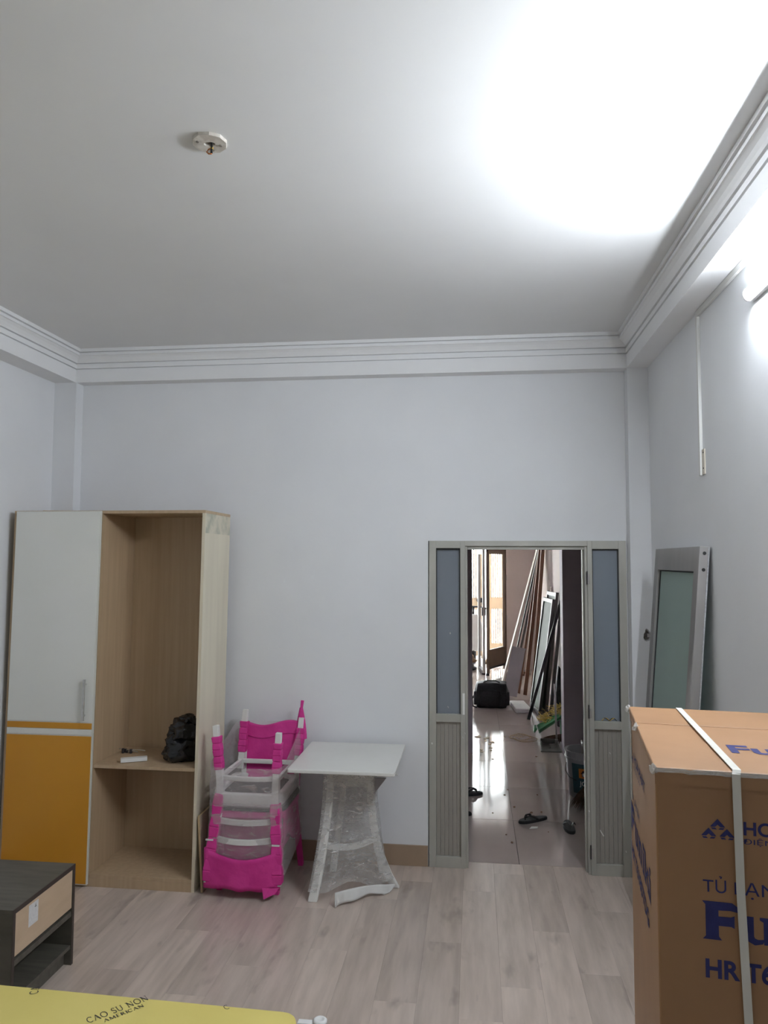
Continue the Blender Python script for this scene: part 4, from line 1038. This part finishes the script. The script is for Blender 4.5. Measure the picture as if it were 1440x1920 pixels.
bm = BM(); lathe(bm, [(.19, -.045), (.25, -.04), (.27, 0), (.25, .04), (.19, .045), (.17, 0), (.19, -.045)], (0, 0, 0), 26)
for v in bm.verts: v.co = Vector((v.co.z + sx, v.co.x + sy - .05 + .32, v.co.y + .25))
obj('front_wheel', bm, M['rubber'], sco, smooth=True)
bm = BM(); tube(bm, [(sx, sy + .25, .25), (sx, sy + .05, .95), (sx, sy - .03, 1.06)], .025, 8); obj('fork', bm, M['alu_dark'], sco)
bm = BM(); prism(bm, [(.2, .35), (1.1, .40), (1.15, .62), (.85, .75), (.35, .72), (.2, .5)], lambda u, v, d: (d, sy - .06 - u * .9 + .0, v), sx - .13, sx + .13)
for v in bm.verts: v.co.y = sy + .10 + (sy - v.co.y) * .62
obj('body', bm, M['white'], sco, bevel=.02)
bm = BM(); lathe(bm, [(.19, -.05), (.25, -.045), (.27, 0), (.25, .045), (.19, .05), (.17, 0), (.19, -.05)], (0, 0, 0), 26)
for v in bm.verts: v.co = Vector((v.co.z + sx, v.co.x + sy + .80, v.co.y + .25))
obj('rear_wheel', bm, M['rubber'], sco, smooth=True)

# leaning boards and frames in the front room (feet on the tiles, tops on the right wall)
def lean_board(name, foot, topy, topz, w, t, m, label, cat='board', wdir=(0, 1, 0), topx=None, edge=None):
    tx = (XR - .012 - t) if topx is None else topx
    bm = BM(); p0, p1 = Vector((foot[0], foot[1], .004)), Vector((tx, topy, topz))
    bar(bm, p0, p1, w, t, wdir)
    zmin = min(v.co.z for v in bm.verts)
    for v in bm.verts: v.co.z -= zmin
    o_ = tag(obj(name, bm, M[m], bevel=.001), label, cat); return o_
lean_board('long_board', (.385, 11.46), 11.62, 2.35, .26, .022, 'beigeboard', 'long pale beige board leaning highest among the stacked boards')
lean_board('dark_lath', (.47, 11.20), 11.40, 2.40, .10, .018, 'alu_dark', 'dark narrow lath leaning beside the pale beige board')
lean_board('grey_lath', (.53, 11.10), 11.30, 2.30, .06, .03, 'greywood', 'weathered grey lath leaning between the dark lath and brown boards')
lean_board('brown_board', (.62, 11.00), 11.20, 2.60, .055, .03, 'redwood', 'reddish brown timber leaning just right of the grey lath')
lean_board('brown_board', (.70, 10.90), 10.95, 2.60, .07, .05, 'redwood', 'thicker reddish brown timber leaning beside a dark gap')
lean_board('brown_board', (.80, 10.80), 10.80, 2.60, .09, .05, 'redwood', 'reddish brown timber leaning closest to the wall')
lean_board('beige_sheet', (.90, 10.70), 10.70, 1.55, .5, .01, 'beigeboard', 'low pale beige sheet leaning behind the glass frames')
a, b = G(954, 1297), B(969, 1228, 10.75)
bm = BM(); bar(bm, (a.x + .00, 10.72, .003), (b.x + .04, 10.86, .66), .19, .016, (1, -.35, 0)); zmin = min(v.co.z for v in bm.verts)
for v in bm.verts: v.co.z -= zmin
tag(obj('short_board', bm, M['lilacboard'], bevel=.001), 'short pale lilac board standing against the long boards', 'board')
bm = BM(); bar(bm, G(991, 1349), B(1058, 1105, 9.35), .035, .035, (1, 0, 0)); tag(obj('dark_bar', bm, M['alu_dark']), 'dark metal bar slanting across the glass frames', 'bar')
def glass_frame(foot0, foot1, h, topx, m, label, glass=True):
    """frame standing on edge foot0-foot1, leaning to x = topx at height h"""
    f0, f1 = Vector(foot0), Vector(foot1); t = thing('window_frame', label, 'window frame', f0)
    dx = topx - f0.x; up = Vector((dx, 0, math.sqrt(max(.01, h * h - dx * dx)))); al = (f1 - f0)
    wd = al.normalized()
    for q0, q1, nm in ((f0, f0 + up, 'stile'), (f1, f1 + up, 'stile')):
        bm = BM(); bar(bm, q0, q1, .045, .035, wd); obj(nm, bm, M[m], t, bevel=.002)
    for k, nm in ((.02, 'bottom_rail'), (.98, 'top_rail')):
        bm = BM(); bar(bm, f0 + up * k + wd * .0225, f1 + up * k - wd * .0225, .045, .034, up); obj(nm, bm, M[m], t, bevel=.002)
    if glass:
        n_ = wd.cross(up).normalized()
        bm = BM(); q = [f0 + up * .03 + wd * .02, f1 + up * .03 - wd * .02, f1 + up * .97 - wd * .02, f0 + up * .97 + wd * .02]
        A = [bm.verts.new(p + n_ * .003) for p in q]; C_ = [bm.verts.new(p - n_ * .003) for p in q]
        bm.faces.new(A); bm.faces.new(C_[::-1])
        for i in range(4): bm.faces.new((A[i], A[(i + 1) % 4], C_[(i + 1) % 4], C_[i]))
        obj('glass_pane', bm, M['glassgreen'], t)
    return t
glass_frame((.775, 9.42, .02), (.72, 9.98, .02), 1.42, .962, 'alu_old', 'aluminium window frame with dusty green glass leaning foremost')
glass_frame((.850, 9.40, .02), (.80, 9.95, .02), 1.50, 1.003, 'alu_old', 'second aluminium frame leaning behind the foremost green glass')
glass_frame((.905, 9.38, .02), (.865, 9.92, .02), 1.30, 1.044, 'alu_old', 'third aluminium frame leaning closest to the wall', False)
bm = BM(); prism(bm, [(.0, 0), (.10, 0), (.12, .35), (.08, .62), (.02, .70), (-.01, .4)], lambda u, v, d: (.93 + u, d, v), 8.85, 8.95)
tag(obj('dark_sack', bm, M['duffel'], bevel=.02), 'dark sack standing between the frames and column', 'sack')
# white sheet pack on the floor
bm = BM(); bar(bm, (.475, 9.86, .03), (.675, 9.88, .03), .56, .055, (0, 1, 0)); 
for v in bm.verts:
    v.co.x += .02 * noise.noise(v.co * 3); v.co.z = max(0, v.co.z)
tag(obj('white_packet', bm, M['foam'], bevel=.012), 'flat white packet lying on the tiles by the duffel bag', 'packet')

# duffel bag
dg_ = thing('duffel_bag', 'black nylon duffel bag standing on the tiled floor', 'bag', (.21, 9.98, 0))
def rbox(c, h, r=.5, n_=10, bulge=.06):
    bm = BM(); bmesh.ops.create_cube(bm, size=2); bmesh.ops.subdivide_edges(bm, edges=bm.edges, cuts=n_, use_grid_fill=True)
    for v in bm.verts:
        p = v.co.copy(); q = Vector([math.copysign(min(abs(a), 1), a) for a in p]); sph = p.normalized() * 1.25
        k = r; p = q.lerp(sph, k)
        p += Vector((1, 1, 1)) * bulge * noise.noise(p * 2.2)
        v.co = Vector((c[0] + p.x * h[0], c[1] + p.y * h[1], max(0.0, c[2] + p.z * h[2])))
    return bm
obj('body', rbox((.21, 10.0, .155), (.20, .14, .165), .38), M['duffel'], dg_, smooth=True)
obj('front_pocket', rbox((.20, 9.87, .13), (.13, .04, .10), .4), M['duffel'], dg_, smooth=True)
for s_ in (-1, 1):
    obj('end_pocket', rbox((.21 + s_ * .195, 9.99, .12), (.035, .10, .09), .4), M['duffel'], dg_, smooth=True)
bm = BM(); tube(bm, [(.10, 9.92, .26), (.11, 9.91, .325), (.16, 9.91, .345), (.26, 9.91, .345), (.31, 9.91, .325), (.32, 9.92, .26)], .008, 8); obj('handle', bm, M['rubber'], dg_, smooth=True)
bm = BM(); tube(bm, [(.01, 9.95, .20), (-.04, 9.93, .10), (-.03, 9.88, .02), (.02, 9.86, .008)], .010, 6); obj('shoulder_strap', bm, M['rubber'], dg_, smooth=True)
bm = BM(); tube(bm, [(.04, 9.90, .275), (.21, 9.865, .285), (.38, 9.90, .27)], .003, 6); obj('zip', bm, M['alu_grey'], dg_)

# flip flops
def flipflop(c, ang, label, group=None):
    t = thing('flip_flop', label, 'sandal', (c[0], c[1], 0), group=group)
    ca, sa = math.cos(ang), math.sin(ang)
    out = []
    for k in range(28):
        a = k * 2 * math.pi / 28; y = .125 * math.sin(a); s_ = (y / .125 + 1) / 2
        wdt = .036 + .013 * s_; x = wdt * math.cos(a) * (1 - .12 * math.sin(s_ * math.pi)) + .006 * math.sin(s_ * 3)
        out.append((x, y))
    def tr(x, y): return (c[0] + x * ca - y * sa, c[1] + x * sa + y * ca)
    bm = BM(); prism(bm, out, lambda u, v, d: (*tr(u, v), d), 0, .016); obj('sole', bm, M['rubber'], t, bevel=.003)
    bm = BM(); prism(bm, [(u * .96, v * .97) for u, v in out], lambda u, v, d: (*tr(u, v), d), .016, .021); obj('insole', bm, M['insole'], t, bevel=.001)
    for s_ in (-1, 1):
        bm = BM(); P = []
        for i in range(9):
            q = i / 8; x = s_ * (.002 + .042 * q ** .8); y = .070 - .085 * q; z = .021 + .034 * math.sin(math.pi * min(1, q * .85 + .12)) * (1 - q * .35)
            P.append((x, y, z))
        A = []; C_ = []
        for i, (x, y, z) in enumerate(P):
            hw = .008 + .009 * math.sin(math.pi * i / 8)
            A.append(bm.verts.new((*tr(x, y + hw), z))); C_.append(bm.verts.new((*tr(x, y - hw), z)))
        for i in range(8): bm.faces.new((A[i], C_[i], C_[i + 1], A[i + 1]))
        obj('strap', bm, M['rubber'], t, solid=.005, smooth=True)
    bm = BM(); tube(bm, [(*tr(0, .072), .018), (*tr(0, .068), .046)], .005, 6); obj('toe_post', bm, M['rubber'], t)
    return t
p0, p1 = G(972, 1545), G(1027, 1535)
flipflop(((p0.x + p1.x) / 2, (p0.y + p1.y) / 2), math.atan2(p0.y - p1.y, p0.x - p1.x) - math.pi / 2, 'black flip flop lying sideways across the tile joint')
p0, p1 = G(1073, 1565), G(1063, 1542)
flipflop(((p0.x + p1.x) / 2, (p0.y + p1.y) / 2), math.atan2(p0.y - p1.y, p0.x - p1.x) - math.pi / 2, 'black flip flop with toe pointing at the laminate floor')
pc_ = G(905, 1490)
flipflop((pc_.x - .12, pc_.y - .02), math.radians(-75), 'black flip flop poking out behind the left sidelight')
pc_ = G(884, 1527)
flipflop((pc_.x - .12, pc_.y), math.radians(-100), 'black flip flop almost hidden behind the left sidelight')
bm = BM(); q = G(1000, 1553); prism(bm, [(-.03, -.02), (.03, .0), (.035, .035), (-.01, .03)], lambda u, v, d: (q.x + u, q.y + v, d), 0.0005, .002); tag(obj('paper_scrap', bm, M['chip']), 'small white paper scrap beside the sideways flip flop', 'paper')

# paint bucket
bk = thing('paint_bucket', 'grey plastic paint bucket with a teal label', 'bucket', (.885, 6.30, 0))
bcx, bcy, bh = .892, 6.36, .365
bm = BM(); lathe(bm, [(.0, 0), (.132, 0), (.135, .004), (.158, bh - .06), (.160, bh), (.154, bh), (.130, .008), (0, .008)], (bcx, bcy, 0), 40); obj('body', bm, M['bucketp'], bk, smooth=True)
bm = BM(); lathe(bm, [(.160, bh - .065), (.168, bh - .062), (.168, bh - .05), (.162, bh - .048), (.163, bh - .012), (.170, bh - .010), (.170, bh + .002), (.155, bh + .002)], (bcx, bcy, 0), 40); obj('rim', bm, M['bucketp'], bk, smooth=False)
def rad(z): return .135 + (.158 - .135) * z / (bh - .06)
def onbucket(a, z, d=.001): return (bcx + (rad(z) + d) * math.cos(a), bcy + (rad(z) + d) * math.sin(a), z)
a0, a1 = math.radians(218), math.radians(300)
bm = BM(); grid(bm, 20, 6, lambda u, v: Vector(onbucket(a0 + (a1 - a0) * u, .045 + .235 * v))); obj('label', bm, M['teal'], bk, smooth=True)
b0, b1 = math.radians(241), math.radians(268)
bm = BM(); grid(bm, 8, 4, lambda u, v: Vector(onbucket(b0 + (b1 - b0) * u, .170 + .075 * v, .0022))); obj('label_square', bm, M['orange'], bk)
def bl(u, v, d): return onbucket(math.radians(242) + u / .15, v, d)
bm = BM(); bm.faces.new([bm.verts.new(bl(u, v, .0035)) for u, v in ((.012, .205), (.033, .235), (.055, .205), (.046, .205), (.046, .182), (.021, .182), (.021, .205))]); obj('house_mark', bm, M['black'], bk)
bm = BM(); bm.faces.new([bm.verts.new(bl(u, v, .005)) for u, v in ((.028, .186), (.039, .186), (.041, .205), (.0335, .216), (.026, .205))]); obj('house_mark', bm, M['white'], bk)
obj('label_lettering', text_mesh('JO', bl, .036, .004, .110, .0025, bold=.02), M['white'], bk)
bm = BM(); tube(bm, [onbucket(math.radians(195), .27, .01), onbucket(math.radians(200), .21, .03), onbucket(math.radians(215), .17, .03), onbucket(math.radians(235), .15, .012)], .003, 6); obj('wire_handle', bm, M['alu_dark'], bk, smooth=True)
bm = BM(); bx(bm, bcx - .03, bcx + .10, bcy - .05, bcy + .05, .02, bh + .065); tag(obj('grey_box', bm, M['alu_panel'], bevel=.003), 'dark grey box sticking out of the paint bucket', 'box')
# brooms
def broom(c, spread, h, lean_, label, sd, hand=True, hl=1.0):
    random.seed(sd)
    t = thing('broom', label, 'broom', (c[0], c[1], 0))
    bm = BM(); tp_ = Vector((c[0] + lean_[0], c[1] + lean_[1], h))
    for k in range(220):
        a = random.uniform(0, 6.283); r = math.sqrt(random.random())
        e = Vector((c[0] + spread[0] * r * math.cos(a), c[1] + spread[1] * r * math.sin(a), random.uniform(.002, .03)))
        s_ = tp_ + Vector((math.cos(a) * .03 * r, math.sin(a) * .02 * r, 0)); m_ = s_.lerp(e, .55) + Vector((0, 0, .01))
        w_ = .004
        va = [bm.verts.new(p) for p in (s_ - Vector((w_, 0, 0)), s_ + Vector((w_, 0, 0)), m_ + Vector((w_, 0, 0)), e, m_ - Vector((w_, 0, 0)))]
        bm.faces.new(va)
    obj('bristles', bm, M['bristle'], t, kind='stuff')
    if hand:
        dirv = Vector((lean_[0], lean_[1], h)).normalized()
        bm = BM(); tube(bm, [tp_ - dirv * .05, tp_ + dirv * hl], .012, 8); obj('handle', bm, M['bamboo'], t, smooth=True)
        bm = BM(); tube(bm, [tp_ - dirv * .07, tp_ + dirv * .03], .026, 10); obj('binding', bm, M['bristle'], t, smooth=True)
broom((.815, 5.98), (.11, .085), .22, (.085, .01), 'brown fibre broom leaning behind the right door frame', 5, True, .25)
broom((.80, 8.10), (.17, .08), .085, (.10, .02), 'brown fibre broom under the green scoop', 6, False)
# dustpan with a long handle
dp = thing('dustpan', 'grey metal dustpan with a long upright handle', 'dustpan', (.75, 7.8, 0))
bm = BM()
grid(bm, 12, 8, lambda u, v: Vector((.645 + .205 * u + (.02 * v if u < .5 else -.02 * v), 7.70 + .22 * v, .004 + .03 * v * v + .03 * abs(2 * u - 1) ** 4 * v)))
obj('pan', bm, M['dustpan'], dp, solid=.004, smooth=True)
bm = BM(); bx(bm, .66, .835, 7.915, 7.925, .02, .085); obj('rear_wall', bm, M['dustpan'], dp, bevel=.003)
bm = BM(); bx(bm, .805, .835, 7.895, 7.915, .03, .085); obj('handle_socket', bm, M['alu_grey'], dp, bevel=.003)
bm = BM(); tube(bm, [(.822, 7.905, .05), B(1040, 1282, 8.0)], .010, 8); obj('handle', bm, M['alu_grey'], dp, smooth=True)
# green scoop filled with yellow straw
gs = thing('plastic_scoop', 'green plastic scoop tilted on the broom by the column', 'scoop', (.78, 8.32, 0))
bm = BM()
def scoop(u, v):
    a = math.radians(-80 + 160 * u)
    c_ = G(1014, 1388).lerp(Vector((.96, 8.45, .30)), v)
    return Vector((.66 + .30 * v + .05 * math.cos(a) * .3, 8.27 + .12 * math.sin(a), .13 + .19 * v - .07 * math.cos(a) * (1 - .3 * v)))
grid(bm, 14, 10, scoop); obj('scoop_bowl', bm, M['green'], gs, solid=.005, smooth=True)
bm = BM(); tube(bm, [(.64, 8.20, .12), (.63, 8.27, .075), (.64, 8.34, .12)], .014, 8); obj('scoop_lip', bm, M['green'], gs, smooth=True)
bm = BM(); bx(bm, .90, .96, 8.24, 8.32, 0, .20); obj('scoop_heel', bm, M['green'], gs, bevel=.004)
random.seed(21); bm = BM()
for k in range(70):
    c_ = Vector((random.uniform(.70, .93), random.uniform(8.20, 8.36), 0)); c_.z = .16 + (c_.x - .66) * .55 + random.uniform(-.01, .07)
    P = [c_ + Vector((random.uniform(-.06, .06), random.uniform(-.05, .05), random.uniform(-.03, .03))) for _ in range(4)]
    tube(bm, P, .0028, 4)
o_ = obj('straw_tangle', bm, M['straw']); tag(o_, 'tangle of yellow straw piled in the green scoop', 'straw'); o_['kind'] = 'stuff'
# string on the floor
bm = BM(); c_ = G(976, 1385); P = []
for i in range(70):
    a = i * .42; r = .10 + .035 * math.sin(i * .37)
    P.append((c_.x + r * math.cos(a) * 1.1 + .0012 * i, c_.y + r * math.sin(a) * 1.3, .004 + .003 * (i % 5)))
tube(bm, P, .0026, 5); tag(obj('string_coil', bm, M['string'], smooth=True), 'loose coil of tan string on the tiles', 'string')
# debris flakes on the tiles
random.seed(31)
for k in range(26):
    px, py = (random.uniform(892, 946), random.uniform(1378, 1412)) if k < 14 else (random.uniform(915, 1030), random.uniform(1405, 1600))
    q = G(px, py); s_ = random.uniform(.012, .035) if k < 14 else random.uniform(.006, .014)
    bm = BM(); prism(bm, [(s_ * random.uniform(.5, 1) * math.cos(t), s_ * random.uniform(.5, 1) * math.sin(t) * 1.6) for t in (0, 1.1, 2.2, 3.4, 4.6, 5.5)], lambda u, v, d: (q.x + u, q.y + v, d), 0.0004, .004)
    tag(obj('debris_flake', bm, M['string'] if k < 14 else M['rubble']), 'thin tan flake in the litter by the partition foot' if k < 14 else 'tiny dark crumb on the hall tiles', 'debris', 'flakes by the partition' if k < 14 else 'crumbs on the tiles')
